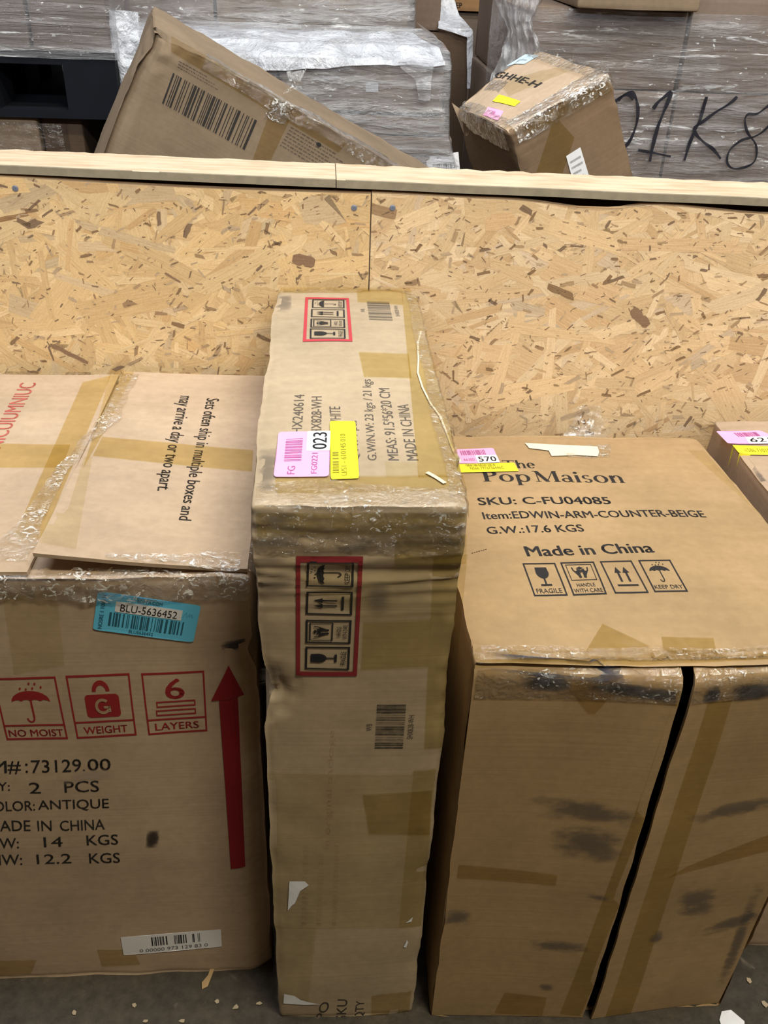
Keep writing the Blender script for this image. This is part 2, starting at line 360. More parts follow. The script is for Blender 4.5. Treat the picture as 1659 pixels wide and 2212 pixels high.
class Art:       # flat artwork in a unit square (x right, y up) laid on a face between four corners
    def __init__(s, face, bl, br, tr, tl, px=True):
        f = face.px if px else (lambda x, y: V((x, y)))
        s.f = face; s.c = [f(*q) for q in (bl, br, tr, tl)]; s.v = []; s.fc = []
    def m(s, x, y):
        a, b, c, d = s.c
        return a * (1 - x) * (1 - y) + b * x * (1 - y) + c * x * y + d * (1 - x) * y
    def poly(s, pts):
        if len(pts) > 4:
            tris = geometry.tessellate_polygon([[V((p[0], p[1], 0)) for p in pts]])
            b = len(s.v); s.v += [V(p) for p in pts]; s.fc += [[b + i for i in t] for t in tris]
        else:
            b = len(s.v); s.v += [V(p) for p in pts]; s.fc.append(list(range(b, b + len(pts))))
        return s
    def rect(s, x0, y0, x1, y1): return s.poly([(x0, y0), (x1, y0), (x1, y1), (x0, y1)])
    def frame(s, x0, y0, x1, y1, wx, wy):
        s.rect(x0, y0, x1, y0 + wy); s.rect(x0, y1 - wy, x1, y1); s.rect(x0, y0 + wy, x0 + wx, y1 - wy); return s.rect(x1 - wx, y0 + wy, x1, y1 - wy)
    def line(s, x0, y0, x1, y1, w, w2=None):
        d = V((x1 - x0, y1 - y0)).normalized(); p = V((-d.y, d.x)); w2 = w if w2 is None else w2
        return s.poly([(x0 + p.x * w, y0 + p.y * w), (x0 - p.x * w, y0 - p.y * w), (x1 - p.x * w2, y1 - p.y * w2), (x1 + p.x * w2, y1 + p.y * w2)])
    def path(s, pts, w):
        for i in range(len(pts) - 1):
            wa, wb = (w[i], w[i + 1]) if isinstance(w, list) else (w, w)
            s.line(*pts[i], *pts[i + 1], wa, wb)
        return s
    def ring(s, cx, cy, rx, ry, tx, ty, a0=0, a1=360, n=28):      # band between two ellipses
        for i in range(n):
            q = []
            for a in (a0 + (a1 - a0) * i / n, a0 + (a1 - a0) * (i + 1) / n):
                t = math.radians(a); q.append(((cx + rx * math.cos(t), cy + ry * math.sin(t)), (cx + (rx - tx) * math.cos(t), cy + (ry - ty) * math.sin(t))))
            s.poly([q[0][0], q[1][0], q[1][1], q[0][1]])
        return s
    def disc(s, cx, cy, rx, ry, a0=0, a1=360, n=24):
        return s.poly([(cx + rx * math.cos(math.radians(a0 + (a1 - a0) * i / n)), cy + ry * math.sin(math.radians(a0 + (a1 - a0) * i / n))) for i in range(n + (0 if a1 - a0 >= 360 else 1))])
    def text(s, body, x0=0, y0=0, x1=1, y1=1, bold=0.0):
        vs, fs = text_mesh(body, 0.0); k = bold * .85 / max(1, len(body) * .5)
        for sh in ((-k, 0, k) if bold else (0,)):
            b = len(s.v); s.v += [V((x0 + (v.x + sh) * (x1 - x0), y0 + v.y * (y1 - y0))) for v in vs]; s.fc += [[b + i for i in f] for f in fs]
        return s
    def bars(s, x0, y0, x1, y1, n, seed, fill=.55):
        rnd = random.Random(seed); ws = [rnd.choice((1, 1, 2, 3)) for _ in range(n * 2)]; t = sum(ws); x = x0
        for i, w in enumerate(ws):
            dx = (x1 - x0) * w / t
            if i % 2 == 0: s.rect(x, y0, x + dx * (fill + .45), y1)
            x += dx
        return s
    def sub(s, x0, y0, x1, y1): return Sub(s, x0, y0, x1, y1)
    def build(s, name, mat, parent, off=.0005, maxlen=.03, label=None):
        bm = bmesh.new()
        vs = [bm.verts.new((p.x, p.y, 0)) for p in s.v]
        for f in s.fc:
            if len(set(f)) > 2:
                try: bm.faces.new([vs[i] for i in f])
                except ValueError: pass
        uvk = {v: s.v[i].copy() for i, v in enumerate(vs)}
        for v in bm.verts:
            p = s.m(v.co.x, v.co.y); v.co = (p.x, p.y, 0)
        for _ in range(7):
            lg = [e for e in bm.edges if e.calc_length() > maxlen]
            if not lg: break
            bmesh.ops.subdivide_edges(bm, edges=lg, cuts=1, use_grid_fill=True)
        bm.verts.index_update()
        verts = [s.f.at(v.co.x, v.co.y, off) for v in bm.verts]
        faces = [[v.index for v in f.verts] for f in bm.faces]
        # unit-square coordinates for materials that fade towards their own edge
        A, B, D = s.c[0], s.c[1] - s.c[0], s.c[3] - s.c[0]; det = B.x * D.y - B.y * D.x
        uvs = []
        for v in bm.verts:
            p = V((v.co.x, v.co.y)) - A
            uvs.append(((p.x * D.y - p.y * D.x) / det, (B.x * p.y - B.y * p.x) / det))
        bm.free()
        fl = []
        for f in faces:
            n = V((0, 0, 0))
            for i in range(len(f)): n += verts[f[i]].cross(verts[f[(i + 1) % len(f)]])
            fl.append(f if n.dot(s.f.N) > 0 else f[::-1])
        o = mesh_obj(name, verts, fl, mat, parent, uvs)
        if label: o['label'] = label
        return o
class Sub(Art):
    def __init__(s, par, x0, y0, x1, y1):
        s.f = par.f; s.p = par; s.k = (x0, y0, x1, y1); s.c = [par.m(x0, y0), par.m(x1, y0), par.m(x1, y1), par.m(x0, y1)]; s.v = []; s.fc = []

def rounded(r_x, r_y):
    pts = []
    for cx, cy, a in ((1 - r_x, r_y, -90), (1 - r_x, 1 - r_y, 0), (r_x, 1 - r_y, 90), (r_x, r_y, 180)):
        for i in range(5):
            t = math.radians(a + i * 22.5); pts.append((cx + r_x * math.cos(t), cy + r_y * math.sin(t)))
    return pts
def strip(face, bl, br, tr, tl, mat, parent, off=.0009, name='tape_strip', px=True, jag=0.0, maxlen=.016, label=None):
    a = Art(face, bl, br, tr, tl, px)
    if jag:
        n = 14; rnd = random.Random(int(sum(bl) * 7))
        top = [(i / n, 1 + rnd.uniform(-jag, jag)) for i in range(n + 1)]; bot = [(i / n, rnd.uniform(-jag, jag)) for i in range(n + 1)]
        for i in range(n): a.poly([bot[i], bot[i + 1], top[i + 1], top[i]])
    else: a.rect(0, 0, 1, 1)
    return a.build(name, mat, parent, off, maxlen, label)
def edge_wrap(name, body, mat, parent, p0, p1, nA, nB, dA, dB, off=.0014, crk=.0012, res=.005, rag=.18, seed=0, label=None):
    # film or tape folded over an edge p0-p1, dA onto the face with normal nA, dB onto the one with normal nB
    p0, p1, nA, nB = V(p0), V(p1), V(nA), V(nB); L = (p1 - p0).length; nx = max(4, int(L / res)); ny = max(6, int((dA + dB) / res))
    bv = BV[body.name]; vs, fs, uv = [], [], []
    for i in range(nx + 1):
        e = p0.lerp(p1, i / nx)
        g = i * res; ra = 1 + rag * nz((g, seed, 0), 9) * 1.8 + rag * .5 * nz((g, seed, 4), 60); rb = 1 + rag * nz((g, seed, 9), 9) * 1.8 + rag * .5 * nz((g, seed, 14), 60)
        for j in range(ny + 1):
            t = -dA * ra + (dA * ra + dB * rb) * j / ny
            q = e - nB * (-t) if t < 0 else e - nA * t
            k = min(1, max(0, .5 + t / .024)); n = (nA * (1 - k) + nB * k).normalized()
            if abs(t) < .012: q = e - (nA + nB) * .003
            h = bv.ray_cast(q + n * .05, -n, .12)
            s = h[0] if h[0] else q
            c = crk * (abs(nz(s, 75, seed)) * 1.6 + .7 * nz(s, 170, seed) + .7)
            vs.append(s + n * (off + max(0, c))); uv.append((i / nx, j / ny))
    for i in range(nx):
        for j in range(ny):
            a = i * (ny + 1) + j; fs.append([a, a + ny + 1, a + ny + 2, a + 1])
    o = mesh_obj(name, vs, fs, mat, parent, uv, smooth=True)
    if label: o['label'] = label
    return o
# pictograms, each inside a unit square
def pic_glass(a, x=0., y=0., w=1., h=1.):
    g = lambda u, v: (x + u * w, y + v * h)
    pts = [g(.2, .98), g(.8, .98), g(.83, .72)] + [g(.5 + .33 * math.cos(math.radians(t)), .72 + .32 * math.sin(math.radians(t))) for t in range(-10, -171, -16)] + [g(.17, .72)]
    a.poly(pts); a.poly([g(.455, .1), g(.545, .1), g(.545, .45), g(.455, .45)]); a.poly([g(.22, .03), g(.78, .03), g(.78, .12), g(.22, .12)])
def pic_arrows(a, x=0., y=0., w=1., h=1.):
    for c in (.3, .7):
        a.poly([(x + (c - .05) * w, y + .24 * h), (x + (c + .05) * w, y + .24 * h), (x + (c + .05) * w, y + .72 * h), (x + (c - .05) * w, y + .72 * h)])
        a.poly([(x + (c - .16) * w, y + .7 * h), (x + (c + .16) * w, y + .7 * h), (x + c * w, y + h)])
    a.poly([(x, y + .02 * h), (x + w, y + .02 * h), (x + w, y + .1 * h), (x, y + .1 * h)])
def pic_umbrella(a, x=0., y=0., w=1., h=1., drops=True):
    g = lambda u, v: (x + u * w, y + v * h)
    top = [g(.5 + .5 * math.cos(math.radians(t)), .52 + .26 * math.sin(math.radians(t))) for t in range(0, 181, 15)]
    sc = [g(u, v) for u, v in ((.08, .55), (.17, .565), (.25, .53), (.33, .565), (.42, .57), (.5, .53), (.58, .57), (.67, .565), (.75, .53), (.83, .565), (.92, .55))]
    a.poly(top + sc)
    a.poly([g(.475, .12), g(.525, .12), g(.525, .54), g(.475, .54)])
    pts = [g(.41 + .09 * math.cos(math.radians(t)), .12 + .1 * math.sin(math.radians(t))) for t in range(0, -181, -30)]
    a.path(pts, .022 * w)
    if drops:
        for u, v in ((.3, .86), (.45, .84), (.62, .86), (.55, .97), (.7, .96), (.84, .88)): a.line(*g(u, v), *g(u - .025, v - .05), .022 * w)
def pic_hands(a, x=0., y=0., w=1., h=1.):
    g = lambda u, v: (x + u * w, y + v * h)
    a.poly([g(.3, .75), g(.5, .66), g(.5, .44), g(.3, .54)]); a.poly([g(.52, .66), g(.72, .75), g(.72, .54), g(.52, .44)]); a.poly([g(.31, .79), g(.51, .9), g(.7, .79), g(.51, .7)])
    for f in (lambda u: u, lambda u: 1 - u):
        G = lambda u, v: g(f(u), v)
        a.poly([G(.02, .86), G(.1, .84), G(.13, .6), G(.07, .56)]); a.poly([G(.07, .6), G(.14, .62), G(.42, .36), G(.44, .08), G(.3, .05), G(.26, .24)])
        a.poly([G(.2, .56), G(.27, .6), G(.44, .42), G(.42, .3)])

def dashes(a, x0, y0, x1, y1, rows, seed):                    # tiny print too small to read
    rnd = random.Random(seed)
    for r in range(rows):
        yy = y1 - (y1 - y0) * (r + .15) / rows; h = (y1 - y0) / rows * .42; x = x0; end = x1 - rnd.uniform(0, .35) * (x1 - x0) * (1 if rows > 1 else 0)
        while x < end:
            w = rnd.uniform(.02, .075) * (x1 - x0)
            n = max(2, int(w / ((x1 - x0) * .009)))
            for k in range(n): a.rect(x + w * k / n, yy - h * rnd.uniform(.75, 1), x + w * (k + .55) / n, yy)
            x += w + .016 * (x1 - x0)
    return a
# ------------------------------------------------------------------ the setting
def slab(name, x0, y0, z0, x1, y1, z1, mat, kind='structure'):
    vs = [(x, y, z) for z in (z0, z1) for y in (y0, y1) for x in (x0, x1)]
    o = mesh_obj(name, vs, [[0, 2, 3, 1], [4, 5, 7, 6], [0, 1, 5, 4], [2, 6, 7, 3], [0, 4, 6, 2], [1, 3, 7, 5]], mat)
    o['kind'] = kind; return o
slab('floor', -5.5, -6.0, -.1, 5.5, 5.2, 0, FLOORM)
slab('wall_back', -5.5, 5.2, 0, 5.5, 5.3, 5, DRYWALL)
slab('aisle_shade_slab', -4.5, -1.45, 0, 4.5, -1.3, 2.24, m_flat('shade_slab_brown', (.16, .12, .08), .9, .1))  # unseen slab behind the camera, added to shade the box fronts

# ------------------------------------------------------------------ near boxes
NEAR = 'boxes standing against the wooden bin wall'
CBDIRT = m_scuff('streaky_grey_dirt', (.14, .12, .11), .42, (10, 40, 190), .44)
CREASE = m_flat('creased_tape_white', (.75, .66, .50), .35, .5)
# --- tall narrow box in the middle (20 x 56 x 91 cm)
cb = empty('cardboard_box', frame((-.066, .697, 0), *ID3), 'narrow upright box in the middle with two red-bordered handling labels and pink and yellow stickers', 'box', NEAR)
CW, CD, CH = .2015, .575, .887
def cb_warp(p, n):
    if n.y < -.4 and p.z > CH - .135:
        t = (p.z - (CH - .135)) / .135; w = min(1, t * 3) * (1 - max(0, t - .93) / .07 * .8)
        f = nz((p.x * 5, 0, p.z * 62 + .8 * nz(p, 9, 2)), 1, 3); f2 = nz((p.x * 9, 1, p.z * 120), 1, 8)
        p = p + V((0, (.0052 * abs(f) ** .8 + .0012 * f2 - .0012) * w, 0))
    if p.z < CH - .03:                                        # a shade slimmer under the crushed rim
        k = min(1, (CH - .03 - p.z) / .05); p = p + V((.0028 * k * (1 if p.x < CW / 2 else -1.2), 0, 0))
    d = (V((p.x, p.y, p.z)) - V((.0, .0, .655))).length        # torn, pushed-in dent on the left edge
    if d < .05: p = p + V((.012, .010, 0)) * (1 - d / .05) ** 1.2 + noise.noise_vector(p * 60) * .006 * (1 - d / .05)
    return p
cbb = carton('carton_body', CW, CD, CH, CARD_C, cb, res=.014, r=.006, bulge=.003, amp=.0016, crush=.0035, seed=3.1, warp=cb_warp, xz=((CH - .14, CH, .0032), (.6, .71, .006)), xx=((0, .05, .006),))
ct = Face(cbb, (0, 0, CH), (1, 0, 0), (0, 1, 0), cb)
cf = Face(cbb, (0, 0, 0), (1, 0, 0), (0, 0, 1), cb)
def c4(x, y): return (530 + x * .3014, 600 + y * .3014)
def c7(x, y): return (540 + x * .2893, 1100 + y * .2893)
def c9(x, y): return (540 + x * .2893, 1650 + y * .2893)
def rot_left(tl, tr, br, bl): return (br, tr, tl, bl)       # artwork whose 'up' points left: its own bl, br, tr, tl
def handling_block(face, fn, tl, tr, br, bl, cells, parent, red, ink):
    a = Art(face, *rot_left(fn(*tl), fn(*tr), fn(*br), fn(*bl)))
    a.frame(0, 0, 1, 1, .042, .066).build('red_border', red, parent, .0010, .005)
    for k, q in enumerate(cells):                              # from the bottom of the stack (fragile) to the top (keep dry)
        c = Art(face, *rot_left(*[fn(*p) for p in q]))
        c.frame(0, 0, 1, 1, .06, .045)
        if k == 0: pic_glass(c, .2, .27, .6, .62); c.text('FRAGILE', .2, .08, .8, .2)
        if k == 1:
            c.frame(.12, .40, .88, .92, .03, .03); pic_hands(c, .25, .46, .5, .42); c.text('HANDLE', .28, .22, .72, .32); c.text('WITH CARE', .2, .08, .8, .18)
        if k == 2: pic_arrows(c, .2, .17, .6, .68)
        if k == 3: pic_umbrella(c, .12, .26, .76, .68); c.text('KEEP DRY', .16, .08, .84, .19)
        c.build('handling_symbol', ink, parent, .0010, .005)
handling_block(ct, c4, (430, 145), (742, 150), (768, 478), (412, 475), [
    [(463, 382), (716, 388), (719, 457), (462, 455)], [(468, 307), (713, 310), (716, 377), (466, 373)],
    [(472, 233), (711, 236), (713, 298), (470, 294)], [(480, 162), (710, 165), (711, 226), (477, 222)]], cb, m_ink('red_border_print', (.52, .05, .07), .93), BLACK)
handling_block(cf, c7, (345, 340), (845, 345), (798, 1232), (345, 1232), [
    [(415, 1013), (748, 1016), (740, 1186), (411, 1180)], [(418, 812), (760, 817), (750, 993), (415, 987)],
    [(423, 600), (768, 605), (762, 782), (417, 775)], [(428, 375), (778, 380), (772, 566), (421, 562)]], cb, m_ink('dark_red_border_print', (.24, .022, .03), .93), BLACK)
def vtext(face, fn, s, bs, be, ts, mat, parent, bold=.0, off=.0006):   # line of print running up the face: baseline start, baseline end, top start
    b0, b1, t0 = fn(*bs), fn(*be), fn(*ts)
    return Art(face, b0, b1, (b1[0] + t0[0] - b0[0], b1[1] + t0[1] - b0[1]), t0).text(s, bold=bold).build('printed_text', mat, parent, off)
vtext(ct, c4, 'SHX240614', (402, 1165), (425, 848), (328, 1165), GREYP, cb)
vtext(ct, c4, 'SHX828-WH', (545, 1165), (549, 866), (470, 1165), GREYP, cb)
vtext(ct, c4, 'WHITE', (690, 1085), (680, 938), (612, 1085), GREYP, cb)
vtext(ct, c4, 'QTY: 1 pcs', (832, 1318), (812, 1040), (768, 1318), GREYP, cb)
vtext(ct, c4, 'G.W/N.W: 23 kgs / 21 kgs', (962, 1318), (918, 748), (878, 1318), GREYP, cb)
vtext(ct, c4, 'MEAS: 91.5*56*20 CM', (1102, 1316), (1032, 808), (1020, 1316), GREYP, cb)
vtext(ct, c4, 'MADE IN CHINA', (1242, 1316), (1168, 918), (1160, 1316), GREYP, cb)
def barcode(face, fn, tl, tr, br, bl, n, seed, mat, parent, up='left', off=.0006, fill=.45):
    q = [fn(*p) for p in (tl, tr, br, bl)]
    a = Art(face, *(rot_left(*q) if up == 'left' else (q[3], q[2], q[1], q[0])))
    return a.bars(0, 0, 1, 1, n, seed, fill).build('barcode', mat, parent, off)
barcode(ct, c4, (870, 173), (1030, 178), (1056, 312), (888, 310), 24, 5, GREYP, cb)
vtext(ct, c4, 'WB', (858, 254), (855, 230), (828, 254), GREYP, cb)
vtext(ct, c4, 'SHX828-WH', (1108, 284), (1090, 208), (1080, 284), GREYP, cb)
barcode(cf, c7, (948, 1440), (1167, 1440), (1140, 1770), (930, 1770), 26, 9, BLACKW, cb)
vtext(cf, c7, 'WB', (910, 1640), (914, 1588), (866, 1640), BLACKW, cb)
vtext(cf, c7, 'SHX828-WH', (1212, 1698), (1228, 1525), (1170, 1698), BLACKW, cb)
# faded lines running up the lower front
vtext(cf, c9, 'in original package.', (608, 620), (648, -290), (548, 620), FADED, cb)
for bs, be, ts in (((588, 1190), (606, 660), (530, 1190)), ((480, 1190), (495, 600), (420, 1190)), ((690, 1190), (715, 560), (640, 1190))):     # lines too worn to read
    b0, b1, t0 = c9(*bs), c9(*be), c9(*ts)
    dashes(Art(cf, b0, b1, (b1[0] + t0[0] - b0[0], b1[1] + t0[1] - b0[1]), t0), 0, 0, 1, 1.9, 1, 3).build('printed_text', FADED, cb, .0006)
vtext(cf, c9, 'PO', (560, 1905), (600, 1770), (490, 1905), BLACKW, cb)
vtext(cf, c9, 'SKU', (715, 1905), (730, 1750), (640, 1905), BLACKW, cb)
vtext(cf, c9, 'QTY', (855, 1895), (868, 1765), (780, 1895), BLACKW, cb)
for pts in ([(295, 862), (410, 858), (440, 885), (375, 930), (352, 985), (335, 1025), (310, 1045), (283, 1082)], [(255, 1700), (330, 1718), (380, 1750), (450, 1770), (530, 1785), (400, 1788), (250, 1780)],
            [(1215, 1140), (1205, 1172), (1160, 1182), (1190, 1160)], [(1172, 1305), (1180, 1325), (1165, 1362), (1145, 1360)]):
    a = Art(cf, (0, 0), (1, 0), (1, 1), (0, 1), False); a.poly([tuple(cf.px(*c9(*p))) for p in pts]); a.build('torn_paper_scrap', TORN, cb, .0014, .02, 'torn scrap of white paper')
# tape on the top
strip(ct, c4(1240, 1440), c4(1560, 1440), c4(1225, 110), c4(1120, 110), TAPE, cb, .0010)
strip(ct, c4(850, 735), c4(1190, 735), c4(1170, 555), c4(812, 555), TAPE, cb, .0013)
strip(ct, c4(805, 182), c4(1130, 205), c4(1125, 90), c4(800, 90), TAPE, cb, .0013)
strip(ct, c4(215, 1560), c4(1590, 1535), c4(1560, 1425), c4(215, 1440), TAPE, cb, .0015)
strip(ct, c4(1010, 1440), c4(1250, 1440), c4(1225, 1330), c4(1000, 1330), TAPEC, cb, .0011)
strip(ct, c4(235, 108), c4(1190, 110), c4(1180, 78), c4(255, 76), TAPE, cb, .0012)
# tape on the front: the wide right band, patches, and clear tape over most of the face
strip(cf, c7(1300, 1770), c7(1480, 1770), c7(1625, 330), c7(1370, 330), TAPEO, cb, .0011)
strip(cf, c7(830, 1180), c7(1330, 1160), c7(1350, 800), c7(845, 830), TAPEO, cb, .0013)
strip(cf, c7(1080, 420), c7(1610, 400), c7(1620, 180), c7(1080, 200), TAPEO, cb, .0015)
strip(cf, c7(60, 200), c7(1620, 170), c7(1610, 20), c7(40, 30), TAPEO, cb, .0012)
strip(cf, c9(890, 505), c9(1340, 520), c9(1360, 190), c9(840, 210), TAPEB, cb, .0013)
strip(cf, c9(1110, 1215), c9(1280, 1215), c9(1390, 30), c9(1220, 30), TAPEO, cb, .0012)
strip(cf, c9(905, 1890), c9(1190, 1850), c9(1210, 1690), c9(910, 1720), TAPEB, cb, .0013, jag=.02)
strip(cf, c9(200, 1790), c9(440, 1760), c9(500, 1200), c9(170, 1200), TAPEC, cb, .0012)
strip(cf, c9(160, 1210), c9(1110, 1215), c9(1215, 60), c9(130, 60), TAPEC, cb, .0010)
strip(cf, c7(330, 480), c7(1350, 440), c7(1350, 780), c7(850, 820), TAPEC, cb, .0016)
edge_wrap('crinkled_tape', cbb, CRINK, cb, (.004, 0, CH), (CW - .002, 0, CH), (0, 0, 1), (0, -1, 0), .034, .05, crk=.0013, seed=2)
edge_wrap('crinkled_tape', cbb, CRINK, cb, (CW, .01, CH), (CW, CD - .01, CH), (0, 0, 1), (1, 0, 0), .016, .02, crk=.0012, seed=5)
edge_wrap('crinkled_tape', cbb, CRINK, cb, (.01, CD, CH), (CW - .01, CD, CH), (0, 0, 1), (0, 1, 0), .012, .02, crk=.0012, seed=6)
a = Art(ct, (0, 0), (1, 0), (1, 1), (0, 1), False)             # raised crease lines in the tape
for pts, w in (([(1260, 390), (1235, 480), (1240, 600), (1235, 700), (1270, 800), (1330, 920), (1395, 1010), (1450, 1130), (1490, 1230), (1540, 1330)], .0011), ([(1300, 1410), (1370, 1450), (1430, 1490)], .0022)):
    a = Art(ct, (0, 0), (1, 0), (1, 1), (0, 1), False); a.path([tuple(ct.px(*c4(*p))) for p in pts], w); a.build('tape_crease', CREASE, cb, .0019, .01)
for q in ([(10, 420), (330, 400), (330, 300), (10, 310)], [(10, 300), (420, 260), (420, 180), (10, 200)], [(20, 130), (360, 110), (360, 20), (20, 30)], [(640, 330), (960, 310), (940, 200), (660, 230)], [(20, 640), (340, 640), (340, 450), (20, 450)], [(850, 800), (1080, 780), (1080, 480), (850, 490)], [(60, 1350), (270, 1350), (270, 1120), (60, 1120)]):
    strip(cf, *[c7(*p) for p in q], CBDIRT, cb, .0021, 'smudge')
strip(ct, c4(45, 1640), c4(235, 1640), c4(270, 1180), c4(95, 1180), CBDIRT, cb, .0012, 'smudge')
strip(ct, c4(190, 280), c4(330, 280), c4(330, 100), c4(240, 100), CBDIRT, cb, .0012, 'smudge')
# stickers on the top
def sticker(face, fn, tl, tr, br, bl, mat, parent, up='left', off=.0019, rr=.06, name='price_sticker', label=None):
    q = [fn(*p) for p in (tl, tr, br, bl)]
    a = Art(face, *(rot_left(*q) if up == 'left' else (q[3], q[2], q[1], q[0])))
    o = Art(face, *[tuple(x) for x in a.c], px=False).poly(rounded(rr, rr)).build(name, mat, parent, off, .02, label)
    return a, o
def subart(a, x0, y0, x1, y1): return Art(a.f, *[tuple(a.m(x, y)) for x, y in ((x0, y0), (x1, y0), (x1, y1), (x0, y1))], px=False)
a, o = sticker(ct, c4, (238, 1125), (610, 1125), (598, 1442), (202, 1446), PINK, cb, label='pink sticker with white number panel')
subart(a, .545, .0, 1, .44).rect(0, 0, 1, 1).build('number_panel', WHITE, o, .0023)
subart(a, .58, .06, .96, .33).text('023', bold=.015).build('sticker_text', INK, o, .0026)
subart(a, .33, .52, .84, .84).bars(0, 0, 1, 1, 16, 4, .4).build('barcode', INKP, o, .0023)
subart(a, .05, .62, .22, .76).text('FG').build('sticker_text', INKP, o, .0023)
subart(a, .06, .22, .50, .33).text('FG0221').build('sticker_text', INKP, o, .0023)
a, o = sticker(ct, c4, (605, 1053), (788, 1053), (816, 1453), (612, 1463), YELLOW, cb, label='yellow sticker')
subart(a, .05, .42, .75, .62).text('U/S1 - 610145 010').build('sticker_text', INKY, o, .0023)
subart(a, .10, .70, .45, .92).bars(0, 0, 1, 1, 10, 8, .4).build('barcode', INKY, o, .0023)

# --- big box at left, two taped top flaps
lb = empty('cardboard_box', frame((-.60, .772, 0), *ID3), 'large box at left with blue barcode sticker, red symbols and tall red arrow', 'box', NEAR)
LW, LD, LH = .522, .515, .748
def lb_warp(p, n):
    d = (V((p.x, p.y, p.z)) - V((LW, .0, LH - .118))).length
    if d < .028: p = p + V((-.009, .007, 0)) * (1 - d / .028) + noise.noise_vector(p * 70) * .004 * (1 - d / .028)
    if n.z > .5: p = p + V((0, 0, -.010 * p.y / LD))
    if p.x > LW - .034 and p.y < .06 and p.z < LH - .05: p = p + V((0, .016 * ((p.x - LW + .034) / .034) ** 1.4 * min(1, (LH - .05 - p.z) / .05), 0))
    return p
lbb = carton('carton_body', LW, LD, LH, CARD_L, lb, res=.02, bulge=.004, amp=.002, crush=.003, seed=9.4, warp=lb_warp, xz=((LH - .17, LH - .09, .006),), xx=((LW - .04, LW, .005),))
lf = Face(lbb, (0, 0, 0), (1, 0, 0), (0, 0, 1), lb)
def flap(name, x0, x1, y0, y1, z, lift, mat, parent, seed, th=.0045, curl=0.0):
    nx, ny = max(4, int((x1 - x0) / .02)), max(4, int((y1 - y0) / .02)); vs, fs = [], []
    for k in range(2):
        for i in range(nx + 1):
            for j in range(ny + 1):
                s, t = i / nx, j / ny; p = V((x0 + (x1 - x0) * s, y0 + (y1 - y0) * t, 0))
                p.z = z - .010 * (p.y / LD) + lift(s, t) + .0016 * nz(p, 8, seed) + (th if k == 0 else 0) + curl * (1 - t) ** 8
                vs.append(p)
    M = (nx + 1) * (ny + 1); I = lambda k, i, j: k * M + i * (ny + 1) + j
    for i in range(nx):
        for j in range(ny):
            fs.append([I(0, i, j), I(0, i + 1, j), I(0, i + 1, j + 1), I(0, i, j + 1)]); fs.append([I(1, i, j), I(1, i, j + 1), I(1, i + 1, j + 1), I(1, i + 1, j)])
    for i in range(nx):
        fs.append([I(1, i, 0), I(1, i + 1, 0), I(0, i + 1, 0), I(0, i, 0)]); fs.append([I(0, i, ny), I(0, i + 1, ny), I(1, i + 1, ny), I(1, i, ny)])
    for j in range(ny):
        fs.append([I(0, 0, j), I(0, 0, j + 1), I(1, 0, j + 1), I(1, 0, j)]); fs.append([I(1, nx, j), I(1, nx, j + 1), I(0, nx, j + 1), I(0, nx, j)])
    o = mesh_obj(name, vs, fs, mat, parent, smooth=True); o.data.set_sharp_from_angle(angle=math.radians(40))
    BV[o.name] = BVHTree.FromPolygons(vs, fs); return o
SEAM = .300
fl_r = flap('top_flap', SEAM, LW - .002, .006, LD - .004, LH + .003, lambda s, t: .017 * (1 - s) ** 1.5 * (1 - t) ** 1.2 + .005 * (1 - s), CARD_L, lb, 4)
fl_l = flap('top_flap', .002, SEAM - .0085, .002, LD - .004, LH + .001, lambda s, t: .0015, CARD_L, lb, 8)
ftr = Face(fl_r, (0, 0, LH + .006), (1, 0, 0), (0, 1, 0), lb); ftl = Face(fl_l, (0, 0, LH + .004), (1, 0, 0), (0, 1, 0), lb)
def c3(x, y): return (x * .3617, 750 + y * .3617)
def c6(x, y): return (x * .3617, 1200 + y * .3617)
def c8(x, y): return (x * .3617, 1600 + y * .3617)
def ltext(face, fn, s, bs, be, ts, mat, parent, bold=0.0, off=.0007):
    b0, b1, t0 = fn(*bs), fn(*be), fn(*ts)
    return Art(face, b0, b1, (b1[0] + t0[0] - b0[0], b1[1] + t0[1] - b0[1]), t0).text(s, bold=bold).build('printed_text', mat, parent, off)
ltext(ftr, c3, 'Sets often ship in multiple boxes and', (1210, 290), (1045, 1050), (1310, 292), BLACKW, fl_r, .004)
ltext(ftr, c3, 'may arrive a day or two apart.', (1050, 278), (915, 880), (1155, 281), BLACKW, fl_r, .004)
ltext(ftl, c3, 'UNIMUNICUIUMNIUC', (-130, 850), (215, 190), (-227, 850), PINKP, fl_l, .012)
strip(ftr, c3(560, 690), c3(1505, 740), c3(1512, 605), c3(615, 560), TAPE, fl_r, .0011)
strip(ftr, c3(505, 780), c3(610, 560), c3(800, 140), c3(660, 140), TAPE, fl_r, .0013)
strip(ftl, c3(80, 1150), c3(255, 1150), c3(660, 150), c3(490, 190), TAPE, fl_l, .0013)
strip(ftl, c3(-700, 712), c3(370, 718), c3(420, 575), c3(-650, 560), TAPE, fl_l, .0011)
strip(ftr, c3(255, 1270), c3(470, 1290), c3(560, 700), c3(470, 700), TAPEC, fl_r, .0015)
